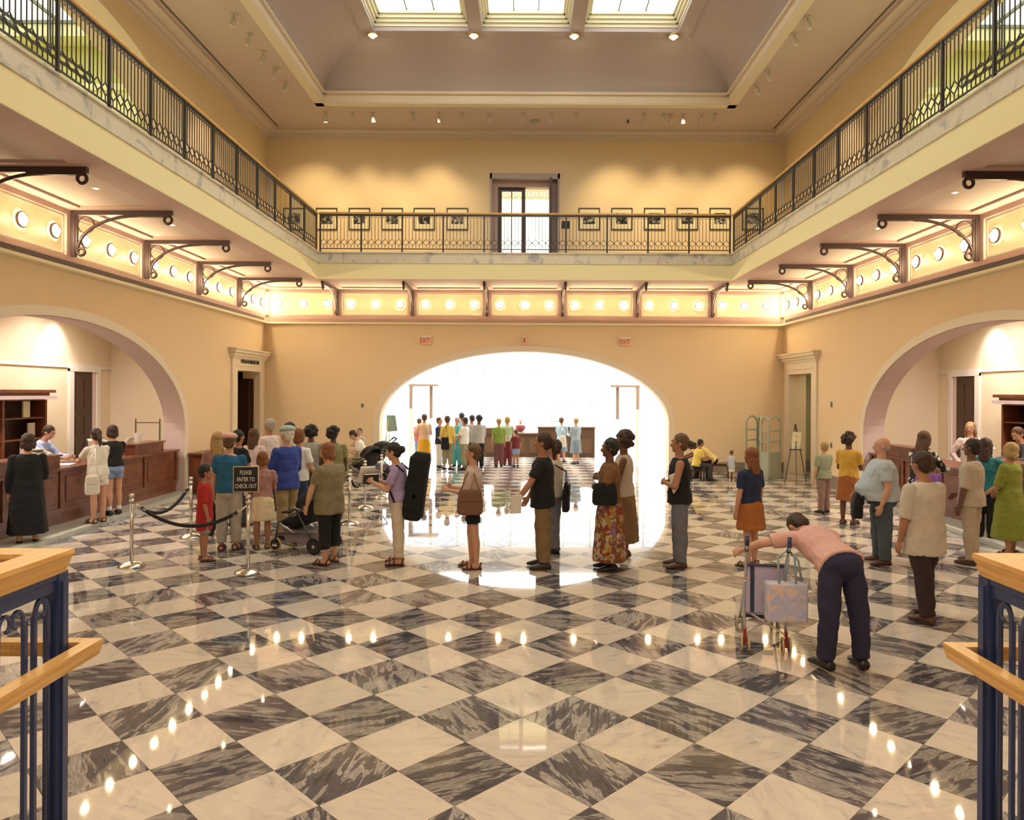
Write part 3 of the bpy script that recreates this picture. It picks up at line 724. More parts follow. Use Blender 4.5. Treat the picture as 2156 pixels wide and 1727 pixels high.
# barrier frames lying low on the side balconies
for s, nm in ((-1, 'left'), (1, 'right')):
    for j, y in enumerate((15.3, 16.9) if s > 0 else (15.9,)):
        t = thing('floor_bracket', 'low black bar frame at the foot of the %s balustrade%s' % (nm, ('', ', nearer one')[j == 0 and s > 0] if j == 0 else ', farther one'), 'rail', (s*(XI+.25), y, BAL))
        link('bar', MB().box(-.02, .02, -.5, .5, .16, .20), RAILM, t)
        for yy in (-.48, .48): link('foot', MB().box(-.02, .02, yy-.02, yy+.02, 0, .17), RAILM, t)

# ---- ceiling spotlights and corner lamps
def can(label, tgt_lit):
    t = thing('ceiling_spotlight', label, 'light', group='small track spotlights under the ceiling')
    link('can', MB().tube([(0, 0, -.10), (0, .05, -.24)], .055, 12), mat('spot_white', (.62, .55, .46), .5), t, fix=True)
    link('yoke', MB().box(-.015, .015, -.015, .015, -.13, 0).box(-.05, .05, -.05, .05, -.02, 0), mat('spot_white', (.62, .55, .46), .5), t)
    link('lens', MB().tube([(0, .051, -.243), (0, .053, -.248)], .042, 12), BULB2 if tgt_lit else WHITE, t, fix=True)
    return t
cans = {}
for i, p in enumerate((685, 742, 786, 869, 925, 972, 1031, 1101, 1160, 1213, 1356, 1397, 1414, 1439, 1478, 1505)):
    lit = i in (0,)
    q = D_(p, 240, 19.85); lb = 'little ceiling spotlight in the back row, %s from the left' % ORD[i]
    loc = (q.x, 19.85, ZC)
    if lit not in cans: cans[lit] = can(lb, lit); cans[lit].location = loc
    else: dup(cans[lit], loc, 0, lb)
for s, nm, ps in ((-1, 'left', ((603, 183), (580, 153), (555, 120), (525, 83), (493, 42))), (1, 'right', ((1593, 184), (1617, 153), (1672, 77), (1700, 42)))):
    for i, (px, py) in enumerate(ps):
        dd = FPX*(ZC-.1-EYE)/(HY-py); q = D_(px, py, dd)
        dup(cans[False], (q.x, dd, ZC), -s*PI/2, 'little ceiling spotlight beside the tray on the %s, %s from the back' % (nm, ORD[i]))
for k, (px, py) in enumerate(((922, 248), (1322, 250))):
    q = D_(px, py, 20.3); t = thing('sprinkler', 'tiny dark sprinkler head on the ceiling, %s of the centre' % ('left', 'right')[k], 'sprinkler', (q.x, 20.3, ZC))
    link('head', MB().lathe([(.01, -.08), (.05, -.07), (.02, -.05), (.03, 0)], n=10), RAILM, t)
t = thing('smoke_detector', 'flat grey disc fixed at the middle of the back ceiling strip', 'detector', (.25, 20.4, ZC)); link('disc', MB().lathe([(.10, -.04), (.14, -.02), (.15, 0)], n=20), mat('grey', (.35, .32, .28), .6), t)
cl0 = None
for i, x in enumerate((-3.66, -1.25, 1.15, 3.52)):
    lb = 'glowing brass downlight at the skylight edge, %s from the left' % ORD[i]
    if cl0 is None:
        cl0 = thing('skylight_lamp', lb, 'light', group='brass lamps along the skylight frame')
        link('ring', MB().tube([(.12*math.cos(a), .12*math.sin(a), -.03) for a in [2*PI*k/20 for k in range(20)]], .028, 6, True), mat('lamp_brass', (.55, .36, .18), .3, .8), cl0, smooth=True)
        link('bulb', MB().ball((0, 0, -.05), .065, n=10, m=6), BULB2, cl0)
        cl0.location = (x, SY1-.02, CZ1-.05)
    else: dup(cl0, (x, SY1-.02, CZ1-.05), 0, lb)
# recessed soffit downlights
sd0 = None
for s, nm in ((-1, 'left'), (1, 'right')):
    for i, y in enumerate((18.2, 15.8, 13.4, 11.0)):
        lb = 'tiny recessed downlight in the %s soffit, %s from the back' % (nm, ORD[i])
        if sd0 is None:
            sd0 = thing('soffit_downlight', lb, 'light', (s*6.4, y, SOF+.05), group='recessed downlights in the balcony soffit')
            link('trim_ring', MB().lathe([(.03, -.012), (.06, -.012), (.065, 0)], n=14), WHITE, sd0); link('lens', MB().lathe([(.026, -.014), (.026, -.002)], n=12), BULB, sd0)
        else: dup(sd0, (s*6.4, y, SOF+.05), 0, lb)

# ---- signs
def text(body, size, mat_, parent, loc, rot, ext=.004, name='lettering', al='CENTER'):
    c = bpy.data.curves.new(name, 'FONT'); c.body = body; c.size = size; c.extrude = ext; c.align_x = al; c.align_y = 'CENTER'; c.resolution_u = 2
    c.materials.append(mat_); oc = bpy.data.objects.new(name+'_c', c); C.objects.link(oc); bpy.context.view_layer.update()
    me = bpy.data.meshes.new_from_object(oc.evaluated_get(bpy.context.evaluated_depsgraph_get())); bpy.data.objects.remove(oc); o = bpy.data.objects.new(name, me); C.objects.link(o); o.parent = parent; o.location = loc; o.rotation_euler = rot; return o
RED = mat('exit_red', (.62, .05, .02), .5)
PK = mat('exit_box', (.92, .62, .44), .5)
for i, (p, py) in enumerate(((895, 716), (1315.5, 719))):
    q = D_(p, py, YB-.05); t = thing('exit_sign', 'pinkish sign with red EXIT letters above the %s shoulder of the arch' % ('left', 'right')[i], 'sign', (q.x, YB, q.z), group='exit signs above the arch')
    link('housing', MB().box(-.16, .16, -.07, 0, -.12, .08), PK, t); link('canopy', MB().box(-.17, .17, -.09, 0, .08, .12), WHITE, t)
    tx = text('EXIT', .20, RED, t, (0, -.073, -.025), (PI/2, 0, 0)); tx.scale = (.72, 1, 1)
q = D_(1104, 716, YB-.1); t = thing('exit_sign', 'exit sign seen edge on above the crown of the arch', 'sign', (q.x, YB, q.z))
link('housing', MB().box(-.035, .035, -.36, -.04, -.12, .06), PK, t); link('mount', MB().box(-.05, .05, -.1, 0, .06, .14), WHITE, t); link('red_edge', MB().box(-.02, .02, -.365, -.36, -.10, .04), RED, t)
t = thing('door_sign_lettering', 'small black lettering over the left corner doorway', 'sign', (-W+.07, 20.13, 3.08))
tx = text('POPULAR MATERIALS/FICTION', .145, BLACK, t, (0, 0, 0), (PI/2, 0, PI/2)); tx.scale = (.66, 1, 1)
for (px, py, sd, lb) in ((1751, 852, 1, 'upper small grey plate on the right wall beside the corner door'), (1751, 938, 1, 'lower small grey plate on the right wall beside the corner door')):
    dd = W*FPX/(px-CX); q = D_(px, py, dd); t = thing('wall_plate', lb, 'switch', (W, dd, q.z)); link('plate', MB().box(-.012, 0, -.05, .05, -.07, .07), mat('plate', (.25, .22, .2), .5), t); link('toggle', MB().box(-.02, -.012, -.01, .01, -.02, .02), BLACK, t)
q = D_(763, 854, YB); t = thing('wall_plate', 'small grey plate on the back wall left of the arch', 'switch', (q.x, YB, q.z)); link('plate', MB().box(-.04, .04, -.012, 0, -.06, .06), mat('plate', (.25, .22, .2), .5), t); link('toggle', MB().box(-.01, .01, -.02, -.012, -.02, .02), BLACK, t)

# ================================================================== FURNITURE
# service counters in the side arches
def counter(s, nm):
    t = thing('service_counter', 'long cherry panelled service counter standing in the %s arch' % nm, 'counter')
    X = lambda y: 7.66 + (y-8.3)*0.0
    link('body', MB().box(s*7.68, s*8.35, 8.1, 16.3, .08, .96), CHERRY, t)
    struct('trim_%d' % (3 if s < 0 else 4), MB().prism([(6.86, 7.9), (7.38, 16.38), (8.3, 16.38), (8.3, 7.9)], lambda u, v, d_: (s*u, v, d_), .0, .08), STEPM, 'low pale marble step below the %s counter' % nm, 'step')
    link('countertop', MB().box(s*7.62, s*8.4, 8.05, 16.35, .96, 1.0), CHERRY, t)
    link('plinth', MB().box(s*7.70, s*8.3, 8.1, 16.28, .08, .3), STEPM, t)
    link('base_rail', MB().box(s*7.655, s*7.69, 8.1, 16.3, .24, .34), CHERRY, t)
    n = 6
    for k in range(n):
        y0 = 8.2+k*1.35; P = link('panel', MB().box(s*7.665, s*7.68, y0+.12, y0+1.23, .42, .86), CHERRY, t); bevel(P, .01, 1)
    for k in range(n+1):
        y0 = 8.2+k*1.35; link('stile', MB().box(s*7.655, s*7.68, y0-.05, y0+.05, .34, .96), CHERRY, t)
    for y0, y1 in ((9.6, 12.35), (14.75, 15.9)):
        h = thing('counter_riser', 'raised cherry riser on the %s end of the %s counter' % ('near' if y0 < 12 else 'far', nm), 'riser'); link('body', MB().box(s*7.76, s*8.06, y0, y1, 1.0, 1.19), CHERRY, h); link('top', MB().box(s*7.73, s*8.10, y0-.03, y1+.03, 1.19, 1.22), CHERRY, h)
counter(-1, 'left'); counter(1, 'right')
SCR = mat('beige_plastic', (.62, .56, .48), .5); PAPER = mat('paper', (.88, .84, .76), .8)
def monitor(label, loc, rz):
    t = thing('computer_monitor', label, 'monitor', loc, rz)
    b = link('case', MB().loft([((0, 0, .22), (1, 0, 0), (0, 0, 1), .19, .16), ((0, .22, .22), (1, 0, 0), (0, 0, 1), .19, .16), ((0, .42, .2), (1, 0, 0), (0, 0, 1), .12, .10)], 12, 6), SCR, t, fix=True)
    link('screen', MB().box(-.15, .15, -.005, 0, .10, .34), BLACK, t); link('stand', MB().lathe([(.14, 0), (.12, .03), (.05, .05), (.05, .08)], c=(0, .2, 0)), SCR, t)
    return t
monitor('beige computer monitor on the left counter behind the girls', (-8.22, 13.9, 1.001), -PI/2+.6)
monitor('white computer monitor on the right counter beside the dark doorway', (8.25, 13.1, 1.0), PI/2)
t = thing('card_terminal', 'grey tilted terminal on the left counter before the clerk', 'terminal', (-7.92, 12.0, 1.221)); link('body', MB().prism([(-.15, 0), (.15, 0), (.15, .03), (-.15, .15)], lambda u, v, d_: (u, d_, v), -.18, .18), SCR, t, fix=True); link('keys', MB().box(-.1, .1, -.14, .14, .10, .11), mat('grey', (.35, .32, .28), .6), t)
t = thing('printer', 'pale grey printer with a paper tray on the left counter', 'printer', (-8.32, 15.4, 1.001), .0); b = link('body', MB().box(-.2, .2, -.25, .25, .02, .18), mat('printer_grey', (.68, .64, .62), .5), t); bevel(b, .02); link('paper_tray', MB().prism([(0, .15), (.03, .15), (.17, .32), (.14, .32)], lambda u, v, d_: (u, d_, v), -.15, .15), PAPER, t, fix=True); link('foot', MB().box(-.15, .15, -.2, .2, 0, .02), BLACK, t)
t = thing('paper_cup', 'white cup standing on the far hutch of the left counter', 'cup', (-7.95, 15.2, 1.22)); link('cup', MB().lathe([(.055, 0), (.075, .2), (.068, .2), (.05, .01)]), WHITE, t, smooth=False)
for i, (y, x) in enumerate(((12.7, -7.9), (14.2, -7.88))):
    t = thing('paper_stack', 'loose white papers on the left counter %s the girls' % ('in front of', 'beyond')[i], 'papers', (x, y, 1.0), .3); link('sheets', MB().box(-.12, .12, -.16, .16, 0, .02), PAPER, t); link('top_sheet', MB().box(-.11, .13, -.14, .17, .02, .023), PAPER, t)
t = thing('office_chair', 'black office chair with a white edge behind the left counter', 'chair', (-8.95, 14.6, 0), .6)
link('seat', MB().loft([((0, 0, .45), (1, 0, 0), (0, 1, 0), .24, .24), ((0, 0, .52), (1, 0, 0), (0, 1, 0), .25, .25)], 16, 4), BLACK, t, fix=True)
link('backrest', MB().loft([((-.22, 0, .62), (0, 1, 0), (0, 0, 1), .18, .03), ((-.25, 0, .85), (0, 1, 0), (0, 0, 1), .2, .2), ((-.3, 0, 1.1), (0, 1, 0), (0, 0, 1), .16, .03)], 14, 3), BLACK, t, fix=True)
link('back_shell', MB().box(-.34, -.30, -.16, .16, .7, 1.1), WHITE, t)
link('column', MB().tube([(0, 0, .08), (0, 0, .45)], .03), BLACK, t)
for k in range(5): link('leg', MB().bar((0, 0, .08), (.26*math.cos(k*1.257), .26*math.sin(k*1.257), .03), .04, .04), BLACK, t)
# bookcases
def bookcase(s, nm):
    t = thing('bookcase', 'dark wood bookcase with a projecting cornice behind the %s counter' % nm, 'bookcase', (s*10.2, 14.2, 0))
    f = lambda a, b, y0, y1, z0, z1, m: m.box(-s*a, -s*b, y0, y1, z0, z1)
    link('back_panel', f(.0, .03, -1.6, 1.0, 0, 2.1, MB()), DARKW, t)
    for y in (-1.6, -.3, .94): link('upright', f(.03, .38, y, y+.06, 0, 2.1, MB()), CHERRY, t)
    for z in (.08, .5, .92, 1.3, 1.72, 2.08): link('shelf', f(.03, .36, -1.54, .94, z, z+.03, MB()), CHERRY, t)
    link('light_valance', f(0, .52, -1.7, 1.1, 2.11, 2.18, MB()), mat('lilac_paint', (.70, .58, .62), .5), t)
    link('cornice', (lambda m: (f(0, .42, -1.62, 1.02, 2.18, 2.24, m), f(0, .5, -1.7, 1.1, 2.24, 2.30, m))[1])(MB()), CHERRY, t)
    return t
bookcase(-1, 'left'); bookcase(1, 'right')
COV = [(.86, .84, .62), (.80, .82, .50), (.75, .70, .66), (.2, .25, .4), (.5, .2, .15), (.25, .3, .2)]
for i, (y, z, k) in enumerate(((14.75, 1.75, 0), (14.9, 1.33, 2), (13.65, 1.33, 1), (14.6, .95, 3), (14.7, .95, 4), (14.8, .95, 5))):
    t = thing('book', ('white book standing face out on the upper shelf of the left bookcase', 'pale book with a grey cover on the middle shelf of the left bookcase', 'yellowish book face out on the middle shelf at the left edge', 'navy book on the lower shelf of the left bookcase', 'red book on the lower shelf of the left bookcase', 'green book on the lower shelf of the left bookcase')[i], 'book', (-9.95, y, z))
    a = .10 if i < 3 else .02; h = (.32, .30, .26, .25, .23, .26)[i]
    link('cover', MB().box(-.015, .015, -a, a, 0, h), mat('cover%d' % k, COV[k], .5), t); link('pages', MB().box(-.012, .012, -a+.005, a+.003, .004, h+.001), PAPER, t)
t = thing('metal_stand', 'thin pale metal display stand at the far end of the left counter', 'stand', (D_(323, 900, 16.6).x-.3, 16.9, 0))
for x in (-.25, .3): link('post', MB().box(x-.015, x+.015, -.015, .015, 0, 1.65), CHROME, t)
for z in (.9, 1.55): link('crossbar', MB().box(-.25, .3, -.01, .01, z, z+.02), CHROME, t)
# low side cabinet past the left arch
t = thing('side_cabinet', 'small cherry cabinet standing against the left wall past the counter', 'cabinet', (-7.5, 17.1, 0))
link('body', MB().box(.0, .42, -.55, .55, .0, .86), CHERRY, t); link('top', MB().box(-.0, .5, -.62, .62, .86, .90), CHERRY, t)
for y in (-.5, .02): link('door', MB().box(.42, .435, y, y+.46, .06, .8), CHERRY, t)
link('end_panel', MB().box(.06, .38, -.562, -.55, .08, .78), CHERRY, t)

# entrance desk
t = thing('information_desk', 'brown wood information desk facing the entrance hall', 'desk')
q0, q1 = D_(1018, 960, 26.3), D_(1252, 960, 26.3); q2 = D_(1133, 960, 26.3)
DW = mat('desk_wood', (.075, .035, .012), .45)
link('low_body', MB().box(q0.x, q2.x, 26.3, 27, 0, .80), DW, t); link('high_body', MB().box(q2.x, q1.x, 26.3, 27, 0, 1.03), DW, t)
link('low_top', MB().box(q0.x-.03, q2.x, 26.26, 27.05, .80, .84), DW, t); link('high_top', MB().box(q2.x-.03, q1.x+.03, 26.26, 27.05, 1.03, 1.07), DW, t)
link('end_body', MB().box(q0.x, q0.x+.7, 26.28, 27, .84, 1.02), DW, t)
for k in range(5):
    a = q0.x+.05+k*(q1.x-q0.x)/5; link('panel', MB().box(a, a+.62, 26.28, 26.3, .15, .68), mat('desk_panel', (.095, .045, .016), .45), t)
t = thing('desk_sign', 'small white framed sign on the raised end of the information desk', 'sign', (D_(1172, 890, 26.5).x, 26.6, 1.07)); link('frame', MB().box(-.22, .22, -.01, .01, .18, .40), mat('sign_frame', (.45, .36, .15), .5), t); link('panel', MB().box(-.20, .20, -.014, -.01, .20, .38), WHITE, t)
for x in (-.08, .08): link('leg', MB().box(x-.008, x+.008, -.008, .008, 0, .18), mat('sign_frame', (.45, .36, .15), .5), t)
t = thing('easel_board', 'tall grey green board on a thin easel inside the left of the arch', 'easel', (D_(823, 985, 22.6).x, 22.6, 0))
link('board', MB().prism([(-.10, 1.07), (.20, 1.10), (.13, 1.58), (-.14, 1.58)], lambda u, v, d_: (u, d_, v), -.02, .0), mat('board_green', (.17, .27, .24), .7), t, fix=True)
EAM = mat('easel_brass', (.55, .46, .2), .4)
link('leg', MB().bar((-.12, 0, 1.58), (-.16, -.05, 0), .02, .02), EAM, t); link('leg', MB().bar((-.06, 0, 1.58), (-.26, -.1, 0), .02, .02), EAM, t); link('leg', MB().bar((-.08, 0, 1.5), (-.1, .4, 0), .02, .02), EAM, t)

# folding screen near the right corner
t = thing('folding_screen', 'grey green folding screen with arched window panels by the back wall', 'screen', (0, 0, 0))
FS = mat('screen_paint', (.38, .40, .30), .6)
def panel(p0, p1, lb=None):
    p0 = Vector(p0); p1 = Vector(p1); u = (p1-p0); L = u.length; u.normalize(); H = 1.70
    fn = lambda a, z, d_: p0 + u*a + Vector((-u.y, u.x, 0))*d_ + Vector((0, 0, z))
    m = MB(); th = .035; st = .055
    m.prism([(0, .06), (L, .06), (L, .74), (0, .74)], fn, 0, th)
    for a in (0, L-st): m.prism([(a, .74), (a+st, .74), (a+st, H-.2), (a, H-.2)], fn, 0, th)
    for z in (.99, 1.28): m.prism([(st, z), (L-st, z), (L-st, z+.04), (st, z+.04)], fn, 0, th)
    n = 10
    for k in range(n):
        a0, a1 = PI*k/n, PI*(k+1)/n
        po = [(L/2-L/2*math.cos(x), H-.2+.2*math.sin(x)) for x in (a0, a1)]; pi_ = [(L/2-(L/2-st)*math.cos(x), H-.2+.15*math.sin(x)) for x in (a1, a0)]
        m.prism(po+pi_, fn, 0, th)
    m.prism([(.02, 0), (L-.02, 0), (L-.02, .06), (.02, .06)], fn, .01, th-.01)
    return m
A = G(1571, 1001); A.y = 20.3; A.x = D_(1571, 950, 20.3).x
Bq = Vector((D_(1596, 950, 20.7).x, 20.7, 0)); Cq = Vector((D_(1601, 950, 19.9).x, 19.9, 0)); Dq = Vector((D_(1618, 950, 19.5).x, 19.5, 0)); Eq = Vector((D_(1645, 950, 19.9).x, 19.9, 0))
link('screen_panel', panel((A.x, 20.3, 0), Bq), FS, t, fix=True); link('screen_panel', panel(Cq, Dq), FS, t, fix=True); link('screen_panel', panel(Dq, Eq), FS, t, fix=True); link('screen_panel', panel(Bq, Cq), FS, t, fix=True)
# easel with white notice at right
e = G(1672, 1018); t = thing('easel', 'thin black easel standing before the right corner doorway', 'easel', (e.x, e.y, 0))
link('leg', MB().bar((0.02, 0, 1.52), (-.24, 0, 0), .018, .018), RAILM, t); link('leg', MB().bar((0.03, 0, 1.52), (-.07, -.35, 0), .018, .018), RAILM, t); link('leg', MB().bar((.03, 0, 1.52), (.42, .3, 0), .018, .018), RAILM, t)
link('ledge', MB().box(-.16, .14, -.14, -.08, .86, .885), RAILM, t)
t = thing('notice_board', 'cream notice card with grey lines leaning on the black easel', 'sign', (e.x-.01, e.y-.10, .885), 0); t.rotation_euler[1] = .10
link('card', MB().box(-.11, .11, -.012, 0, 0, .44), mat('card', (.88, .85, .62), .7), t)
for z, w_ in ((.33, .10), (.30, .08), (.20, .07), (.17, .11), (.11, .04)): link('text_line', MB().box(-w_/2, w_/2, -.014, -.012, z, z+.012), mat('grey_ink', (.4, .38, .33), .8), t)

# ---- stanchions and ropes
def stanchion(label, p, h=.95):
    t = thing('stanchion', label, 'stanchion', p, 0, 'chrome stanchions of the queue')
    link('base', MB().lathe([(.165, 0), (.165, .012), (.15, .03), (.09, .06), (.03, .075)], n=28), CHROME, t, smooth=True)
    link('pole', MB().lathe([(.022, .07), (.022, h-.05)], n=16), CHROME, t, smooth=True)
    link('collar', MB().lathe([(.034, h-.11), (.034, h-.085), (.024, h-.08), (.024, h-.05)], n=16), CHROME, t, smooth=True)
    link('cap', MB().lathe([(.03, h-.05), (.034, h-.03), (.03, h-.01), (.012, h)], n=16), CHROME, t, smooth=True)
    return t
S1 = G(277, 1193); S2 = G(522, 1207); S3 = G(402, 1132); S4 = G(768, 1071); S5 = G(736, 1104); S6 = G(803, 1049)
stanchion('chrome stanchion nearest the left counter at the open end of the queue', S1); stanchion('chrome stanchion carrying the black sign', S2, .99)
stanchion('chrome stanchion behind the boy in the red shirt', S3); stanchion('chrome stanchion standing alone in front of the dark pram', S4); stanchion('chrome stanchion half hidden behind the woman in black capris', S5); stanchion('distant chrome stanchion left of the woman in lavender', S6)
def rope(label, a, b, sag, h0=.86, h1=.86):
    t = thing('rope', label, 'rope', (0, 0, 0), 0, 'black barrier ropes')
    P = []
    for k in range(25):
        f = k/24; p = Vector(a).lerp(Vector(b), f); p.z = h0+(h1-h0)*f - sag*4*f*(1-f); P.append(p)
    link('velvet_rope', MB().tube(P[2:-2], .024, 8), ROPE, t, smooth=True)
    for A_, B_, C_ in ((P[0], P[2], P[3]), (P[-1], P[-3], P[-4])):
        link('end_clip', MB().tube([A_.lerp(B_, .15), B_, C_], [.008, .024, .024], 8), CHROME, t, smooth=True)
rope('black rope sagging from the open end stanchion to the sign post', S1, S2, .30); rope('black rope running back from the open end stanchion behind the boy', S1, S3, .30)
rope('short black rope between the two stanchions right of the woman in capris', S5, S4, .32)
t = thing('queue_sign', 'black framed sign with pale lettering on top of the stanchion', 'sign', (S2.x-.03, S2.y, .99), .12)
hs2 = .155
fr_ = link('panel', MB().box(-.145, .145, -.008, .008, .04, .345), BLACK, t)
link('frame', MB().box(-.155, .155, -.012, .012, .03, .04).box(-.155, .155, -.012, .012, .345, .355).box(-.155, -.145, -.012, .012, .04, .345).box(.145, .155, -.012, .012, .04, .345), mat('sign_gold', (.55, .48, .33), .35, .6), t)
link('bracket', MB().box(-.02, .02, -.01, .01, -.01, .04), CHROME, t)
LT = mat('letter_white', (.85, .82, .74), .5)
for i, l in enumerate(('PLEASE', 'ENTER TO', 'CHECK OUT')):
    tx = text(l, .075, LT, t, (0, -.0095, .275-i*.085), (PI/2, 0, 0), .001); tx.scale = (.62, 1, 1)

# ---- blue guard rails and oak handrails by the camera
for s, nm in ((-1, 'left'), (1, 'right')):
    px_ = 1.82; yp = 2.875
    t = thing('stair_guard', 'blue iron stair guard with scrolls and an oak cap at the bottom %s corner' % nm, 'railing', (s*px_, 0, 0))
    link('post', MB().box(-.03, .03, yp-.03, yp+.03, 0, 1.585).box(-s*.03, -s*.040, yp-.016, yp+.016, .1, 1.55), BLUE, t)
    link('top_rail', MB().box(-.018, .018, .2, yp-.03, 1.515, 1.56).box(-.026, .026, .2, yp-.03, 1.56, 1.585), BLUE, t)
    link('bottom_rail', MB().box(-.018, .018, .2, yp-.03, .30, .34), BLUE, t)
    for k in range(12):
        y0 = 2.747-k*.195
        for dy in (0, -.052):
            link('baluster', MB().box(-.008, .008, y0+dy-.008, y0+dy+.008, .34, 1.45), BLUE, t)
        for sg, yc in ((1, y0+.008), (-1, y0-.060)):
            P = [(0, yc, 1.40)]
            for j in range(18):
                a = j/17*4.6; r = .036*(1-.035*j)
                P.append((0, yc + sg*.036 - sg*r*math.cos(a), 1.455+r*1.3*math.sin(a)))
            link('scroll', MB().tube(P, .008, 6), BLUE, t, smooth=True)
    link('scroll', MB().tube([(0, yp-.045, .34), (0, yp-.045, 1.43)] + [(0, yp-.045-.04*(1-math.cos(a)), 1.43+.075*math.sin(a)) for a in [PI*j/10 for j in range(1, 11)]], .010, 6), BLUE, t, smooth=True)
    # moulded oak cap running to the corner then turning outward
    def cap_prof(wd, hh):
        return [(-wd*.62, 0), (-wd*.70, hh*.22), (-wd*.78, hh*.26), (-wd*.80, hh*.5), (-wd, hh*.8), (-wd*.96, hh), (wd*.96, hh), (wd, hh*.8), (wd*.80, hh*.5), (wd*.78, hh*.26), (wd*.70, hh*.22), (wd*.62, 0)]
    def moulded(y_end, x_c, z, wd, hh, out, nm_, parent):
        m = MB(); prof = cap_prof(wd, hh); n = len(prof)
        # path: from (x_c, .2) to corner (x_c, y_end) mitred, then outward along s
        st = [(x_c+s*0+u*-s, .2, z+v) for u, v in prof]
        co = [(x_c-s*u, y_end+u, z+v) for u, v in prof]
        en = [(x_c+s*out, y_end+u, z+v) for u, v in prof]
        vs = st+co+en
        fs = [tuple(range(n)), tuple(range(3*n-1, 2*n-1, -1))]
        for b_ in (0, n):
            for i in range(n): fs.append((b_+i, b_+(i+1) % n, b_+n+(i+1) % n, b_+n+i))
        m.add(vs, fs); o = link(nm_, m, OAKX, parent, fix=True); return o
    moulded(2.84, 0, 1.585, .06, .085, 2.4, 'oak_cap', t)
    t2 = thing('stair_handrail', 'oak handrail wrapping in front of the %s blue guard, lower than its cap' % nm, 'handrail', (s*1.727, 0, 0))
    moulded(2.96, 0, 1.229, .03, .06, 1.6, 'rail', t2)
    for y0 in (1.9, .9): link('bracket', MB().bar((0, y0, 1.235), (s*.08, y0, 1.18), .012, .03), BLUE, t2)
# ================================================================== PEOPLE
SK1 = mat('skin_fair', (.62, .34, .22), .55); SK2 = mat('skin_tan', (.42, .20, .11), .55); SK3 = mat('skin_brown', (.16, .07, .04), .5); SK4 = mat('skin_deep', (.09, .04, .025), .5)
EYEW = mat('eye_white', (.7, .66, .6), .3); PUP = mat('pupil', (.02, .015, .01), .2); LIP = mat('lip', (.36, .12, .10), .5)
def hairm(n, c): return mat('hair_'+n, c, .6, bump=.6, bscale=120, var=.3, vscale=30)
H_BLK = hairm('black', (.012, .010, .010)); H_DBR = hairm('dark_brown', (.045, .02, .012)); H_BRN = hairm('brown', (.10, .045, .02)); H_AUB = hairm('auburn', (.22, .075, .02))
H_BLN = hairm('blonde', (.42, .27, .10)); H_GRY = hairm('grey', (.42, .38, .33)); H_LBR = hairm('light_brown', (.13, .07, .03))
def cl(name, c, var=.10, rough=.9): return mat('cloth_'+name, c, rough, bump=.35, bscale=18, var=var, vscale=7)
Z = Vector((0, 0, 1))
def nv(*a): return Vector(a).normalized()
def rmesh(name, mb, m_, parent, vox, sm=2, label=None):
    o = link(name, mb, m_, parent)
    r = o.modifiers.new('remesh', 'REMESH'); r.mode = 'VOXEL'; r.voxel_size = vox; r.use_smooth_shade = True
    s = o.modifiers.new('smooth', 'SMOOTH'); s.factor = .5; s.iterations = sm
    if label: o['label'] = label
    return o
TX1 = bpy.data.textures.new('folds', 'CLOUDS'); TX1.noise_scale = .11; TX1.noise_depth = 2
TX2 = bpy.data.textures.new('locks', 'CLOUDS'); TX2.noise_scale = .035; TX2.noise_depth = 1
def folds(o, st, tx=None):
    m = o.modifiers.new('folds', 'DISPLACE'); m.texture = tx or TX1; m.strength = st; m.mid_level = .5; m.texture_coords = 'GLOBAL'; return o
def flat_tube(mb, pts, rs, n=12):
    mb.tube(pts, rs, n)
    for p, r in zip(pts[1:-1], rs[1:-1]): mb.ball(p, r*.99, n=n, m=6)
def hand(mb, Wp, Dv, S, Pn, k, curl):
    Dv = Dv.normalized(); S = (S - Dv*S.dot(Dv)).normalized(); Pn = (Pn - Dv*Pn.dot(Dv) - S*Pn.dot(S))
    Pn = Pn.normalized() if Pn.length > 1e-4 else Dv.cross(S)
    M = Matrix((S, Pn, Dv)).transposed()
    mb.ball(Wp + Dv*.045*k, .040*k, .017*k, .052*k, n=10, m=8, M=M)
    for off, L in ((.031, .066), (.0105, .078), (-.0105, .072), (-.031, .056)):
        a = Wp + Dv*.080*k + S*off*k; c1 = curl*.7; d1 = (Dv*math.cos(c1)+Pn*math.sin(c1)); b = a + d1*(L*.5*k)
        c2 = curl*1.7; d2 = (Dv*math.cos(c2)+Pn*math.sin(c2)); c = b + d2*(L*.5*k)
        mb.cap(a - Dv*.02*k, a, .010*k, .0098*k, 6); mb.cap(a, b, .0098*k, .0090*k, 6); mb.cap(b, c, .009*k, .0075*k, 6)
    a = Wp + Dv*.025*k + S*.028*k; b = a + (Dv*.6+S*.75+Pn*.25).normalized()*.036*k; c = b + (Dv*.95+S*.15+Pn*.4*(1+curl)).normalized()*.032*k
    mb.cap(a, b, .013*k, .011*k, 6); mb.cap(b, c, .011*k, .0085*k, 6)

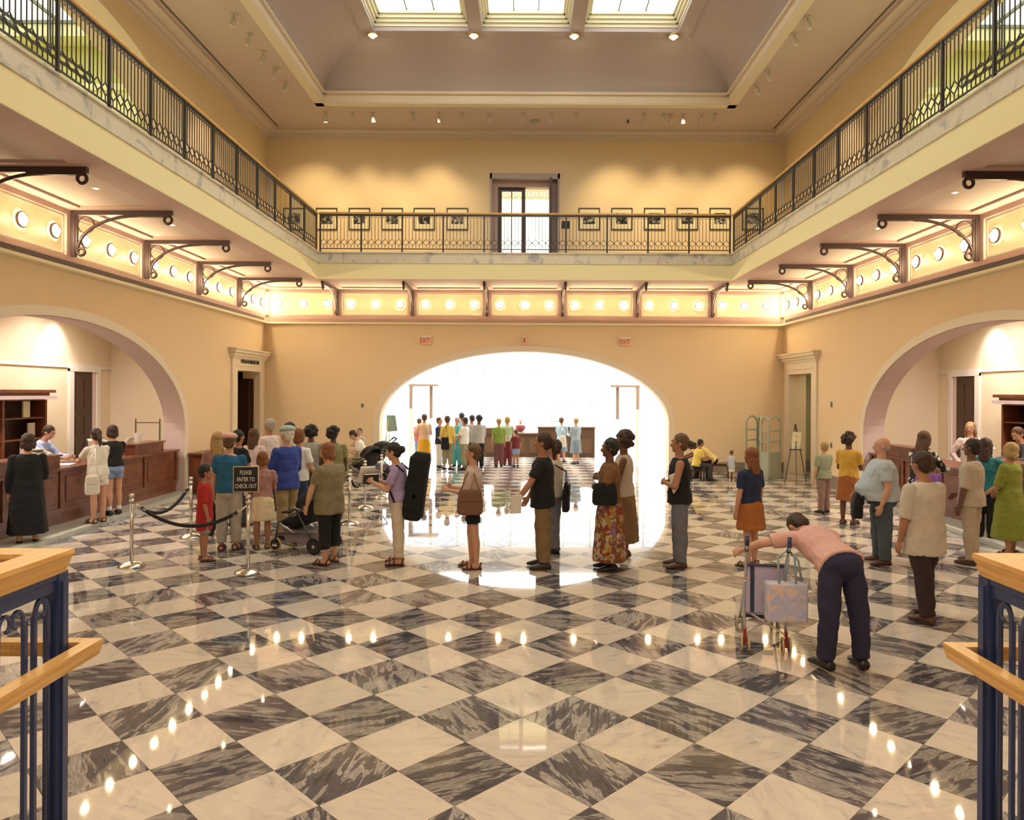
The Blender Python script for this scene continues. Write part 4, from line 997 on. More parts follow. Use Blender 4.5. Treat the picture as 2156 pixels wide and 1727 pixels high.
ARMS = {
 'down': ((.16, .04, -1), (.04, .22, -1)),
 'fold': ((.30, .22, -1), (-1, .60, .12)),        # forearms across the chest
 'fold_up': ((.15, .30, -1), (-.6, .85, .35)),
 'hold': ((.12, .25, -1), (-.15, 1, .15)),           # holding something in front
 'hold_low': ((.15, .20, -1), (-.10, .80, -.55)),
 'read': ((.14, .35, -1), (-.28, .95, .45)),
 'counter': ((.15, .70, -.8), (-.25, 1, -.05)),
 'hip': ((.55, -.15, -1), (-.45, .35, -.75)),
 'back': ((.2, -.35, -1), (.0, -.1, -1)),
 'reach': ((.15, .85, -.65), (.0, 1, -.4)),
 'push': ((.1, .45, -.9), (.0, .9, -.45)),
}
people = []
def person(label, pos, Ht, face, skin=SK1, hair=('short', H_DBR), top=None, bottom=None, shoes=None, arms=('down', 'down'),
           lean=0.0, hp=.05, turn=0.0, bw=1.0, vox=None, legs=None, group=None, side=0.0, child=False, sock=False, belly=0.0, hat=None, stride=.05, heels=False):
    x, y = pos[0], pos[1]; z0 = pos[2] if len(pos) > 2 else 0
    t = thing('person', label, 'person', (x, y, z0), math.radians(face), group)
    far = y > 15.5; bw *= 1.05
    vox = vox or (.016 if far else .0095); cv = .018 if far else .012
    s = Ht; hs = 1.22 if child else 1.05
    X = Vector((1, 0, 0))
    Td = Vector((side, math.sin(lean), math.cos(lean))).normalized(); Fd = Vector((0, math.cos(lean), -math.sin(lean)))
    # legs
    if legs is None: legs = (((.02, stride, -1), (.01, -stride*.4, -1)), ((.02, -stride, -1), (.01, -stride*.6, -1)))
    hipz = .52*s; P = Vector((0, 0, hipz)); ank = []; kn = []; hp_ = []
    for sg, (a, b) in zip((1, -1), legs):
        h0 = P + X*(sg*.045*s*bw) - Td*.005*s; a = nv(a[0]*sg, a[1], a[2]); b = nv(b[0]*sg, b[1], b[2])
        k_ = h0 + a*.238*s; n_ = k_ + b*.235*s; hp_.append(h0); kn.append(k_); ank.append(n_)
    dz = .045*s - min(a.z for a in ank)
    sh = Vector((0, 0, dz)); P = P+sh; ank = [a+sh for a in ank]; kn = [a+sh for a in kn]; hp_ = [a+sh for a in hp_]
    # balance: body stays above the feet for standing poses
    N_ = P + Td*.305*s; Ch = P + Td*.2*s
    la = lean+hp; Hd = Vector((side*.5, math.sin(la), math.cos(la))).normalized(); Hf0 = Vector((0, math.cos(la), -math.sin(la)))
    Hc = N_ + Hd*.112*s*(1.02 if child else 1)
    Rt = Matrix.Rotation(turn, 3, Hd); Hf = Rt @ Hf0; Hr = Hf.cross(Hd).normalized(); HM = Matrix((Hr, Hf, Hd)).transposed()
    hl = lambda r, f, u: Hc + Hr*(r*s*hs) + Hf*(f*s*hs) + Hd*(u*s*hs)
    b = MB()
    def ring(c, w_, d_, off=0): return (P + Td*(c*s) + Fd*(off*s), X, Fd, w_*s*bw, d_*s*(bw*.85+.15))
    tr = [ring(-.035, .070, .055), ring(.02, .083, .060), ring(.09, .070, .052, .003+belly*.2), ring(.17, .080, .058), ring(.245, .090, .058), ring(.283, .078, .046), ring(.308, .045, .038)]
    b.loft(tr, 16)
    b.cap(N_ - Td*.02*s, Hc - Hd*.02*s, .036*s, .031*s)
    b.ball(hl(0, -.006, .010), .047*s*hs, .056*s*hs, .054*s*hs, 14, 10, HM)
    b.ball(hl(0, .012, -.022), .035*s*hs, .040*s*hs, .043*s*hs, 12, 8, HM)
    b.cap(hl(0, .048, .004), hl(0, .059, -.016), .006*s, .009*s, 8)
    b.ball(hl(0, .038, -.050), .014*s*hs, .014*s*hs, .012*s*hs, 8, 6)
    for sg in (-1, 1): b.ball(hl(sg*.047, -.006, -.006), .007*s, .013*s, .018*s, 8, 6, HM)
    shd = []; info = {}
    for i, sg in enumerate((1, -1)):        # right (+X) then left (-X)
        S0 = P + Td*.266*s + X*(sg*.095*s*(bw*.75+.25)); A = ARMS[arms[i]] if isinstance(arms[i], str) else arms[i]
        u = nv(A[0][0]*sg, A[0][1], A[0][2]); f = nv(A[1][0]*sg, A[1][1], A[1][2])
        E = S0 + u*.172*s; Wp = E + f*.145*s; shd.append((S0, E, Wp, u, f))
        ab = .7+.3*bw
        b.cap(S0, E, .031*s*ab, .022*s*ab); b.cap(E, E.lerp(Wp, .35), .0235*s*ab, .023*s*ab); b.cap(E.lerp(Wp, .35), Wp, .023*s*ab, .0145*s)
        th = Vector((0, 1, .15)) if f.z < -.75 else Z + Vector((-sg*.3, 0, 0)); pn = Vector((-sg, 0, 0)) if f.z < -.75 else Vector((-sg*.9, -.1, -.2))
        hand(b, Wp, f, th, pn, s/1.75*(1.0 if not child else .95), .35 if f.z < -.75 else .8)
        info['hand'+'rl'[i]] = Wp + f*.06*s; info['elbow'+'rl'[i]] = E; info['shoulder'+'rl'[i]] = S0
    ft = []
    for i in (0, 1):
        lb_ = .65+.35*bw
        b.cap(hp_[i], kn[i], .045*s*lb_, .033*s*lb_, 12); cm = kn[i].lerp(ank[i], .3) - Vector((0, .006*s, 0)); b.cap(kn[i], cm, .032*s*lb_, .034*s*lb_, 12); b.cap(cm, ank[i], .034*s*lb_, .020*s, 12)
        sg = (1, -1)[i]; fd = nv(sg*.16, 1, 0); hz = Vector((ank[i].x, ank[i].y, ank[i].z-.022*s)); lift = ank[i].z-.045*s
        toe = hz + fd*.095*s - Z*.006*s; heel = hz - fd*.025*s
        b.cap(heel, hz + fd*.03*s, .021*s, .024*s, 10); b.cap(hz + fd*.03*s, toe, .023*s, .014*s, 10); b.ball(toe - fd*.02*s, .026*s, .03*s, .012*s)
        b.cap(ank[i], hz+fd*.01*s, .020*s, .023*s); ft.append((heel, hz, toe, fd, sg, lift))
    body = rmesh('body', b, skin, t, vox)
    # face
    for sg in (-1, 1):
        e = link('eye', MB().ball(hl(sg*.018, .0462, .002), .0058*s*hs, n=8, m=6).ball(hl(sg*.018, .0492, .002), .0036*s*hs, n=6, m=5), PUP if far else EYEW, t, smooth=True)
        if not far: e.data.materials.append(PUP); n0 = 2*8+8*4; 
        if not far:
            for p in e.data.polygons:
                if p.index >= 8*2+8*4: p.material_index = 1
        link('eyebrow', MB().tube([hl(sg*.008, .052, .017), hl(sg*.018, .051, .021), hl(sg*.029, .044, .017)], .0028*s, 5), hair[1] if hair[0] != 'bald' else H_GRY, t)
    link('mouth', MB().ball(hl(0, .0475, -.034), .014*s, .006*s, .0045*s, 10, 6, HM), LIP, t, smooth=True)
    # hair
    kind, hm = hair; h = MB()
    if kind != 'bald':
        r_ = 1.0
        h.ball(hl(0, -.016, .018), .0535*s*hs, .058*s*hs, .056*s*hs, 16, 12, HM)
        h.ball(hl(0, -.030, -.010), .048*s*hs, .036*s*hs, .050*s*hs, 14, 10, HM)
    else:
        h.ball(hl(0, -.030, -.014), .050*s, .036*s, .030*s, 14, 8, HM)
    if kind in ('bob', 'long'):
        for sg in (-1, 1): h.ball(hl(sg*.044, -.010, -.018), .016*s, .030*s, .052*s, 10, 8, HM)
        h.ball(hl(0, -.040, -.035), .048*s, .026*s, .050*s, 12, 8, HM)
    if kind == 'long':
        h.loft([(hl(0, -.045, -.02), Hr, Hf, .045*s, .024*s), (hl(0, -.052, -.09), Hr, Hf, .050*s, .022*s), (hl(0, -.058, -.15), Hr, Hf, .038*s, .014*s)], 12)
        for sg in (-1, 1): h.cap(hl(sg*.046, -.02, -.03), hl(sg*.050, -.03, -.10), .016*s, .012*s)
    if kind == 'ponytail':
        h.ball(hl(0, -.070, .012), .018*s); h.cap(hl(0, -.072, .010), hl(0, -.088, -.050), .020*s, .024*s); h.cap(hl(0, -.088, -.050), hl(0, -.080, -.12), .024*s, .010*s)
    if kind == 'bun': h.ball(hl(0, -.078, -.008), .030*s, .028*s, .032*s)
    if kind in ('afro', 'curly'):
        R_ = .022 if kind == 'afro' else .016
        rnd = random.Random(sum(map(ord, label)))
        for q in range(46):
            a = rnd.uniform(0, 2*PI); el = rnd.uniform(-.75, 1.57); d = .064 if kind == 'afro' else .052
            rr, ff, uu = math.cos(el)*math.sin(a), math.cos(el)*math.cos(a), math.sin(el)
            if ff > .55 and uu < .45: continue
            h.ball(hl(rr*d, -.018+ff*d*.95, .012+uu*d), R_*s*hs, n=8, m=6)
    hair_o = folds(rmesh('hair', h, hm, t, .014 if far else .009), .016, TX2)
    # clothing
    if bottom:
        kd, bm_ = bottom[0], bottom[1]; ln = bottom[2] if len(bottom) > 2 else None; m2 = MB(); inf = .010*s
        if kd in ('trousers', 'shorts'):
            m2.loft([ring(-.045, .082, .066), ring(-.02, .092, .074), ring(.03, .092, .070), ring(.10, .079, .060)], 16); m2.ball(P - Fd*.018*s - Td*.02*s, .082*s*bw, .062*s*bw, .06*s); m2.ball(P - Z*.035*s - Fd*.012*s, .06*s*bw, .056*s*bw, .045*s)
            frac = {'trousers': 2.0, 'capri': 1.45, 'shorts': .55}[kd] if ln is None else ln
            for i in (0, 1):
                lb_ = .65+.35*bw
                if frac <= 1:
                    e = hp_[i].lerp(kn[i], frac); flat_tube(m2, [hp_[i]+Z*.01*s, hp_[i].lerp(kn[i], frac*.5), e], [.054*s*lb_, .056*s*lb_, .056*s*lb_])
                else:
                    e = kn[i].lerp(ank[i], min(frac-1, .99)); wide = .043*s if frac > 1.8 else .040*s*lb_
                    flat_tube(m2, [hp_[i]+Z*.01*s, hp_[i].lerp(kn[i], .5), kn[i], e], [.054*s*lb_, .055*s*lb_, .048*s*lb_, wide])
            folds(rmesh('trousers' if frac > 1 else 'shorts', m2, bm_, t, cv), .030)
        else:   # skirt
            L = ln or .3; n = 28; rings = []
            for q in range(7):
                f = q/6; c = P + Td*(.09*s*(1-f)) - Z*(L*s*f); w_ = (.080+.018*min(1, f*3)+.030*f*(L/.3)**.5)*s*bw; d_ = (.062+.018*min(1, f*3)+.035*f)*s*bw
                rings.append((c, X, Vector((0, 1, 0)), w_, d_))
            m2.loft(rings, n)
            nn = len(m2.v)
            for q in range(7):
                for k in range(n):
                    v = m2.v[q*n+k]; c = rings[q][0]; dlt = v-c; m2.v[q*n+k] = c + dlt*(1+.05*(q/6)*math.sin(k*2*PI*7/n))
            folds(rmesh('skirt', m2, bm_, t, cv, 1), .022)
    if top:
        tm_, sl = top[0], top[1]; hem = top[2] if len(top) > 2 else -.03; m3 = MB(); g = .010
        rr = [ring(hem, .104 if hem < 0 else .098, (.084 if hem < 0 else .078)+belly*.35, belly*.35), ring(max(hem+.03, .03), .102, .080+belly*.7, belly*.55), ring(.09, .092, .072+belly*.9, .003+belly*.7), ring(.17, .096, .074+belly*.35, belly*.3), ring(.245, .099, .070+belly*.1), ring(.285, .082, .056), ring(.308, .050, .043)]
        m3.loft(rr, 18)
        for i, (S0, E, Wp, u, f) in enumerate(shd):
            ab = .7+.3*bw
            if sl == 'none': m3.ball(S0 - X*((1, -1)[i]*.018*s), .034*s); continue
            if sl == 'short': e = S0.lerp(E, .70); m3.ball(S0, .037*s*ab); flat_tube(m3, [S0, S0.lerp(e, .4), e], [.037*s*ab, .039*s*ab, .038*s*ab])
            elif sl == 'elbow': m3.ball(S0, .038*s*ab); flat_tube(m3, [S0, S0.lerp(E, .5), E], [.038*s*ab, .038*s*ab, .036*s*ab])
            else: e = E.lerp(Wp, .93); m3.ball(S0, .038*s*ab); flat_tube(m3, [S0, S0.lerp(E, .5), E, e], [.038*s*ab, .037*s*ab, .033*s*ab, .027*s*ab])
        folds(rmesh('shirt', m3, tm_, t, cv, 2), .028)
    if shoes:
        kd, sm_ = shoes
        for heel, hz, toe, fd, sg, lift in ft:
            m4 = MB(); R_ = Vector((fd.y, -fd.x, 0)); zb = lift+.004*s
            c = lambda f, zz: Vector((hz.x, hz.y, 0)) + fd*(f*s) + Z*(zb+zz*s)
            if kd == 'shoe':
                m4.loft([(c(-.045, .020), R_, Z, .020*s, .018*s), (c(-.035, .026), R_, Z, .029*s, .025*s), (c(.01, .030), R_, Z, .031*s, .029*s), (c(.05, .024), R_, Z, .034*s, .022*s), (c(.09, .017), R_, Z, .033*s, .016*s), (c(.118, .013), R_, Z, .020*s, .011*s)], 12)
                m4.tube([c(.0, .03), c(-.008, .062)], [.026*s, .025*s], 12)
            else:
                m4.loft([(c(-.045, .004), R_, Z, .022*s, .008*s), (c(-.03, .004), R_, Z, .029*s, .009*s), (c(.03, .004), R_, Z, .030*s, .009*s), (c(.08, .004), R_, Z, .037*s, .009*s), (c(.115, .004), R_, Z, .022*s, .008*s)], 12, 3)
                for ff in (.075, .040): m4.tube([c(ff, .006)-R_*.034*s, c(ff, .030)-R_*.020*s, c(ff, .036), c(ff, .030)+R_*.020*s, c(ff, .006)+R_*.034*s], .008*s, 6)
                m4.tube([c(-.02, .01)-R_*.028*s, c(-.035, .045)-R_*.018*s, c(-.045, .05), c(-.035, .045)+R_*.018*s, c(-.02, .01)+R_*.028*s], .007*s, 6)
            rmesh('shoe' if kd == 'shoe' else 'sandal', m4, sm_, t, .014 if far else .008, 1)
            if sock: link('sock', MB().tube([c(.0, .05), c(-.0, .10)], [.028*s, .026*s], 12), WHITE, t)
    if hat:
        m5 = MB(); m5.ball(hl(0, -.012, .046), .068*s, .076*s, .036*s, 16, 8, HM); m5.ball(hl(0, .050, .030), .035*s, .030*s, .008*s, 12, 6, HM); rmesh('cap', m5, hat, t, .009)
    bpy_m = Matrix.Translation((x, y, z0)) @ Matrix.Rotation(math.radians(face), 4, 'Z')
    for k in list(info): info[k] = bpy_m @ info[k]
    info['M'] = bpy_m; info['t'] = t; info['hip'] = bpy_m @ P; info['chest'] = bpy_m @ Ch; info['s'] = s
    people.append(info); return info
def at(px, head, dist, lift=0):
    q = D_(px, head, dist); return (q.x, dist), q.z - lift
def gp(px, fy, head):
    q = G(px, fy); hz = D_(px, head, q.y).z; return (q.x, q.y), hz

# ---- cloth palette
OFFW = cl('offwhite', (.80, .74, .64)); WT = cl('white', (.84, .82, .78)); BLK = cl('black', (.010, .010, .012)); NAVY = cl('navy', (.02, .03, .08))
KHAKI = cl('khaki', (.34, .25, .12)); DKHA = cl('dark_khaki', (.23, .15, .07)); LAV = cl('lavender', (.42, .33, .56)); PINK = cl('pink', (.72, .42, .36)); TEAL = cl('teal_blue', (.02, .12, .25))
JACK = cl('blue_jacket', (.035, .065, .32)); REDT = cl('red', (.42, .02, .02)); OLV = cl('olive', (.24, .23, .10)); TAUPE = cl('taupe_olive', (.23, .19, .11)); GREYT = cl('grey', (.42, .40, .35))
JEAN = cl('dark_jeans', (.03, .05, .10)); DEN = cl('light_denim', (.22, .32, .52)); GJEAN = cl('grey_jeans', (.17, .17, .20)); CREAM = cl('cream', (.74, .60, .38)); LGREY = cl('light_grey_blue', (.46, .52, .58))
MAUVT = cl('mauve', (.40, .20, .18)); ORG = cl('orange_skirt', (.80, .42, .03)); PEACH = cl('peach', (.80, .55, .36)); YEL = cl('yellow', (.82, .62, .14)); TEAL2 = cl('turquoise', (.10, .45, .48)); OLSK = cl('olive_grey', (.30, .28, .17))
LBLU = cl('pale_blue', (.32, .45, .55)); MRN = cl('maroon', (.16, .025, .03)); LIME = cl('lime', (.21, .23, .03)); BEIGE = cl('beige', (.52, .44, .33)); PURP = cl('purple', (.30, .14, .55)); TANT = cl('tan', (.48, .38, .26))
ORNB = cl('orange_brown', (.42, .14, .03)); YORG = cl('yellow_orange', (.62, .36, .05)); DKGR = cl('dark_green', (.06, .09, .06)); PKW = cl('pinkish_white', (.80, .64, .62)); DKGY = cl('dark_grey', (.06, .06, .065)); BRNS = cl('brown_leather', (.10, .04, .02))
BSHOE = mat('shoe_black', (.015, .012, .014), .4); BRSH = mat('shoe_brown', (.08, .03, .015), .45); WSH = mat('shoe_white', (.7, .68, .64), .5)
FLOR = speckle('floral_cloth', (.20, .065, .02), [(.45, .32, .12), (.30, .03, .02), (.50, .42, .30), (.25, .14, .22), (.35, .22, .05)], 16, .47)
FLWB = speckle('black_white_floral', (.010, .010, .012), [(.8, .78, .7), (.02, .02, .02)], 18, .52)
DKPT = speckle('dark_print', (.02, .015, .015), [(.12, .06, .05), (.05, .04, .06)], 22, .5)
PATS = speckle('patch_cloth', (.50, .45, .62), [(.72, .50, .16), (.45, .40, .62), (.62, .36, .30)], 9, .60)
BAGP = speckle('bag_print', (.55, .55, .72), [(.75, .60, .55), (.50, .52, .70)], 16, .5)

# ---- left counter group
q, hh = gp(58, 1152, 905)
person('person in long black clothes at the left edge of the counter', q, 1.64, 35, SK1, ('bob', H_DBR), (BLK, 'long', -.05), ('skirt', BLK, .40), ('shoe', BLK and BSHOE), ('hold', 'down'), bw=1.12, vox=.011)
q, hh = gp(212, 1101, 910); q = (q[0]+.0, q[1], .0)
person('girl in a white tee and pale shorts leaning on the left counter', (-7.12, 12.35, .08), 1.56, 55, SK1, ('ponytail', H_DBR), (OFFW, 'short', -.02), ('shorts', OFFW, .50), ('sandal', BRNS), ('counter', 'counter'), lean=.14)
person('girl in a black vest and denim shorts at the left counter', (-7.30, 13.15, .08), 1.58, 50, SK1, ('bob', H_DBR), (BLK, 'short', .02), ('shorts', DEN, .42), ('shoe', BSHOE), ('counter', 'counter'), lean=.12, sock=True)
c1 = person('clerk in a pale blue shirt bending behind the left counter', (-8.85, 13.35), 1.68, -85, SK1, ('short', H_DBR), (cl('clerk_blue', (.42, .50, .78)), 'long'), ('trousers', NAVY), ('shoe', BSHOE), ('counter', 'counter'), lean=.30, hp=.25)
# ---- queue crowd
q, hh = gp(430, 1180, 985)
boy = person('boy in a long red shirt and grey shorts beside the rope', q, 1.27, -70, SK2, ('short', H_BLK), (REDT, 'elbow', -.20), ('shorts', cl('grey_shorts', (.30, .27, .24)), .95), ('sandal', BRSH), ('down', 'down'), child=True, hp=.15)
q, hh = gp(482, 1158, 915)
person('woman with pink cap in a blue top and pale trousers facing away', q, 1.66, 8, SK1, ('short', H_LBR), (TEAL, 'short', -.02), ('trousers', cl('stone_trousers', (.46, .42, .36)), 1.9), ('sandal', BRSH), ('hold', 'down'), hat=PINK, bw=1.08, hp=.1)
q, hh = gp(552, 1156, 958)
person('girl in a mauve top and cream skirt behind the sign post', q, 1.40, 15, SK2, ('bob', H_AUB), (MAUVT, 'short', -.02), ('skirt', CREAM, .22), ('sandal', BRSH), ('hold', 'down'))
for (px, hd, dist, lb, kw) in (
    (458, 912, 11.75, 'woman with straight blonde hair at the left rear of the crowd', dict(hair=('long', H_BLN), top=(cl('dusty_rose', (.32, .16, .15)), 'short'), bottom=('trousers', BLK), face=20)),
    (502, 908, 12.45, 'person with short black hair in the middle of the queue crowd', dict(hair=('short', H_BLK), skin=SK2, top=(BLK, 'short'), bottom=('trousers', DKGY), face=-30)),
    (535, 905, 13.25, 'woman with shoulder length brown hair in a pale pink top', dict(hair=('long', H_BRN), top=(PKW, 'short'), bottom=('trousers', KHAKI), face=-10)),
    (568, 884, 14.0, 'tall close cropped man in a pale pink shirt behind the crowd', dict(hair=('short', H_GRY), skin=SK2, top=(PKW, 'long'), bottom=('trousers', DKGY), face=60)),
    (612, 893, 13.25, 'dark haired person behind the man in the flat cap', dict(hair=('curly', H_BLK), skin=SK3, top=(cl('pale_green', (.45, .55, .40)), 'short'), bottom=('trousers', NAVY), face=-60)),
    (630, 905, 12.25, 'auburn woman in a white tee and dark jeans behind the old man', dict(hair=('bob', H_AUB), top=(WT, 'short'), bottom=('trousers', JEAN), face=-25)),
    (655, 900, 13.8, 'woman with round black hair in a grey tee and dark print skirt', dict(hair=('afro', H_BLK), skin=SK3, top=(GREYT, 'short'), bottom=('skirt', DKPT, .28), face=0)),
    (702, 903, 13.6, 'woman with round black hair in an olive tee touching a stanchion', dict(hair=('afro', H_BLK), skin=SK3, top=(OLV, 'short'), bottom=('trousers', BLK), face=5, arms=('hold_low', 'down'), bw=1.18)),
):
    f = kw.pop('face'); p, hz = at(px, hd, dist); kw.setdefault('shoes', ('shoe', BSHOE)); kw.setdefault('arms', ('hold_low', 'hold_low'))
    person(lb, p, hz, f, **kw)
q, hh = gp(603, 1135, 897)
person('old man in a blue jacket and pale flat cap', q, 1.73, 50, SK1, ('short', cl('white_hair', (.75, .70, .62))), (JACK, 'long', -.07), ('trousers', KHAKI), ('shoe', BSHOE), ('hold_low', 'hold_low'), hat=cl('pale_cap', (.40, .50, .46)), bw=1.12, turn=.25, stride=.10)
q, hh = gp(693, 1186, 938)
cap = person('woman in a taupe tee and black capri trousers pushing the dark pram', q, 1.59, 62, SK1, ('bob', H_AUB), (TAUPE, 'short', -.10), ('trousers', BLK, 1.62), ('sandal', BRSH), ('down', ((.25, .30, -1), (.0, .35, -1))), bw=1.32, hp=.28, turn=.15)
# ---- line of people across the arch
q, hh = gp(838, 1187, 938)
lav = person('woman in a lavender tee and pale trousers carrying a big black case', q, 1.60, 88, SK1, ('bun', H_BLK), (LAV, 'short', -.0), ('trousers', cl('pale_trousers', (.66, .56, .44)), 1.92), ('sandal', BRSH), ('read', 'read'), hp=.30, lean=.04, bw=1.02)
q, hh = gp(995, 1196, 937)
pnk = person('woman in a pale pink tee and dark shorts facing left', q, 1.60, 86, SK1, ('short', H_LBR), (cl('pale_pink', (.62, .46, .40)), 'elbow', -.03), ('shorts', BLK, .62), ('sandal', BRSH), ('hold', 'hold'), hp=.05, stride=.10)
q, hh = gp(1142, 1197, 915)
blk = person('man with a ponytail in a black tee and khaki trousers', q, 1.75, 82, SK2, ('ponytail', H_DBR), (BLK, 'short', -.06), ('trousers', DKHA, 1.95), ('shoe', BSHOE), (((.25, .35, -1), (.1, .60, -1)), ((.35, .55, -1), (.15, .75, -1))), hp=.05, bw=1.12, stride=.07)
q, hh = gp(1168, 1172, 950)
beh = person('person in a white tee and grey trousers behind the ponytailed man', (q[0], q[1]+.25), 1.60, 70, SK2, ('short', H_DBR), (cl('pale_tee', (.60, .54, .46)), 'short', -.02), ('trousers', GJEAN), ('shoe', BSHOE), ('hold_low', 'hold_low'))
q, hh = gp(1283, 1201, 920)
flo = person('woman in a patterned brown top and long floral skirt', q, 1.68, 85, SK3, ('curly', H_BLK), (cl('brown_print', (.20, .09, .035)), 'short', -.0), ('skirt', FLOR, .44), ('shoe', BSHOE), ('fold', 'fold'), bw=1.12)
q, hh = gp(1308, 1176, 914)
vest = person('woman with curly hair in a pale vest behind the floral skirt', (q[0]+.05, q[1]+.15), 1.72, 80, SK3, ('afro', H_DBR), (cl('pale_vest', (.55, .45, .36)), 'none', -.03), ('skirt', cl('brown_floral', (.22, .12, .05), .3), .40), ('shoe', BRSH), ('hold', 'hold'), bw=1.02)
q, hh = gp(1430, 1195, 910)
tank = person('man in a black sleeveless shirt and grey jeans with folded arms', q, 1.74, 80, SK2, ('short', H_LBR), (BLK, 'none', -.03), ('trousers', GJEAN, 1.97), ('shoe', BRSH), ('fold', 'fold'), bw=1.12, stride=.03)
# ---- right side
q, hh = gp(1580, 1193, 935)
person('girl with long auburn hair, navy top and orange brown skirt', q, 1.56, 30, SK1, ('long', H_AUB), (NAVY, 'short', .0), ('skirt', ORNB, .20), ('sandal', BRSH), ('down', 'down'))
q, hh = gp(1540, 1014, 970)
person('toddler in a pale blue shirt on the floor before the screen', (q[0], q[1]), .80, -20, SK1, ('short', H_LBR), (cl('pale_blue_shirt', (.55, .60, .68)), 'short', -.1), ('shorts', WT, .9), ('shoe', WSH), ('hold', 'down'), child=True)
p, hz = at(1735, 932, 14.2)
person('blonde woman in a dull green top by the right corner doorway', p, hz, 20, SK1, ('short', H_BLN), (cl('dull_green', (.28, .32, .20)), 'short'), ('trousers', cl('brown_trousers', (.26, .16, .12))), ('shoe', BSHOE), ('hold', 'down'), bw=1.1)
p, hz = at(1787, 915, 13.0)
person('dark haired woman in a yellow orange top left of the large man', p, hz, -40, SK3, ('afro', H_DBR), (YORG, 'short'), ('skirt', cl('rust', (.32, .10, .03)), .25), ('sandal', BRSH), ('hold', 'hold'))
q, hh = gp(1855, 1188, 915)
big = person('large bald man in a pale blue grey shirt', q, 1.70, 75, SK1, ('bald', H_GRY), (LGREY, 'short', -.01), ('trousers', cl('slate', (.07, .09, .11))), ('shoe', BRSH), ('hold_low', ((.2, -.1, -1), (0, .35, -1))), bw=1.48, belly=.045, stride=.04, hp=.0)
p, hz = at(1893, 893, 14.0)
person('blonde woman in a white blouse at the far side of the right counter', (9.0, 14.9), 1.72, 150, SK1, ('long', H_BLN), (PKW, 'long'), ('trousers', NAVY), ('shoe', BSHOE), ('hip', 'down'), turn=-.2)
p, hz = at(1938, 910, 11.6)
fj = person('woman with long brown hair in a black flowered jacket at the right counter', p, hz, -60, SK1, ('long', H_BRN), (FLWB, 'long', -.05), ('trousers', BLK), ('shoe', BSHOE), ('counter', 'counter'), lean=.15)
person('clerk with short grey brown hair looking down behind the right counter', (8.95, 13.2), 1.72, 100, SK1, ('short', H_BRN), (DKGY, 'long'), ('trousers', NAVY), ('shoe', BSHOE), ('counter', 'counter'), hp=.45, lean=.1)
p, hz = at(1955, 960, 10.2)
person('girl with dark brown hair and a purple top near the right counter', p, hz, 10, SK2, ('bob', H_DBR), (PURP, 'short'), ('trousers', DKGY), ('shoe', BSHOE), ('hold', 'down'))
q, hh = gp(2045, 1188, 925)
person('dark haired man in a beige shirt and tan trousers at the right', q, 1.68, 40, SK3, ('short', H_BLK), (BEIGE, 'elbow', -.05), ('trousers', TANT), ('shoe', BRSH), ('hold_low', 'down'), bw=1.15)
q, hh = gp(1945, 1305, 960)
person('broad person in a cream shirt and dark trousers walking at the right', q, 1.70, 20, SK2, ('short', H_DBR), (cl('pale_cream', (.60, .53, .43)), 'elbow', -.12), ('trousers', cl('dark_brown_trousers', (.035, .02, .02))), ('shoe', BRSH), ('hold_low', 'down'), bw=1.25, stride=.22, hp=.25)
p, hz = at(2076, 925, 11.5)
person('person in a dark teal top at the right counter', p, hz, -50, SK2, ('long', H_DBR), (cl('deep_teal', (.02, .16, .18)), 'short'), ('trousers', BLK), ('shoe', BSHOE), ('counter', 'hold'))
q, hh = gp(2126, 1172, 960)
person('person in a long lime green dress at the right edge', q, 1.60, 30, SK2, ('bob', H_BLN), (LIME, 'elbow', -.03), ('skirt', LIME, .36), ('sandal', BRSH), ('hold_low', 'hold_low'), bw=1.15)
# woman bending over the buggy
q, hh = gp(1756, 1405, 1105)
bend = person('woman in a pink tee and navy trousers bending over the buggy', (q[0]+.05, q[1]), 1.66, 10, SK1, ('short', H_DBR), (PINK, 'short', -.015), ('trousers', cl('navy_trousers', (.025, .022, .06)), 1.95), ('shoe', BSHOE),
   (((.25, .6, -1), (.0, .4, -1)), ((1, .45, -.25), (.40, .75, -.40))), lean=1.22, hp=.20, bw=1.15, legs=(((.12, -.12, -1), (.05, -.02, -1)), ((.16, -.18, -1), (.03, .05, -1))))
# ---- by the back wall
p, hz = at(757, 903, 20.6)
person('boy standing by the back wall behind the reading man', p, hz, 160, SK1, ('short', H_DBR), (cl('pale_striped', (.60, .56, .52)), 'short'), ('shorts', OLSK), ('shoe', BSHOE), ('hold', 'hold'))
SIT = (((.06, 1, -.05), (.0, .05, -1)), ((.06, 1, -.05), (.0, .10, -1)))
p, hz = at(770, 915, 19.6)
p = (D_(768, 950, 19.6).x, 19.6)
person('man in a cream shirt sitting bent over beside the dark pram', p, 1.72, 100, SK1, ('short', H_DBR), (OFFW, 'short'), ('trousers', OLSK), ('shoe', BSHOE), ('read', 'read'), legs=SIT, lean=.35, hp=.4)
stl = thing('stool', 'dark stool under the man in the cream shirt', 'stool', (p[0], p[1], 0)); link('seat', MB().lathe([(.19, .36), (.2, .38), (.19, .40)], n=18), DARKW, stl)
for k in range(4): link('leg', MB().bar((.13*math.cos(k*PI/2+.8), .13*math.sin(k*PI/2+.8), 0), (.10*math.cos(k*PI/2+.8), .10*math.sin(k*PI/2+.8), .37), .03, .03), DARKW, stl)
yp_ = (D_(1500, 950, 19.9).x, 19.9)
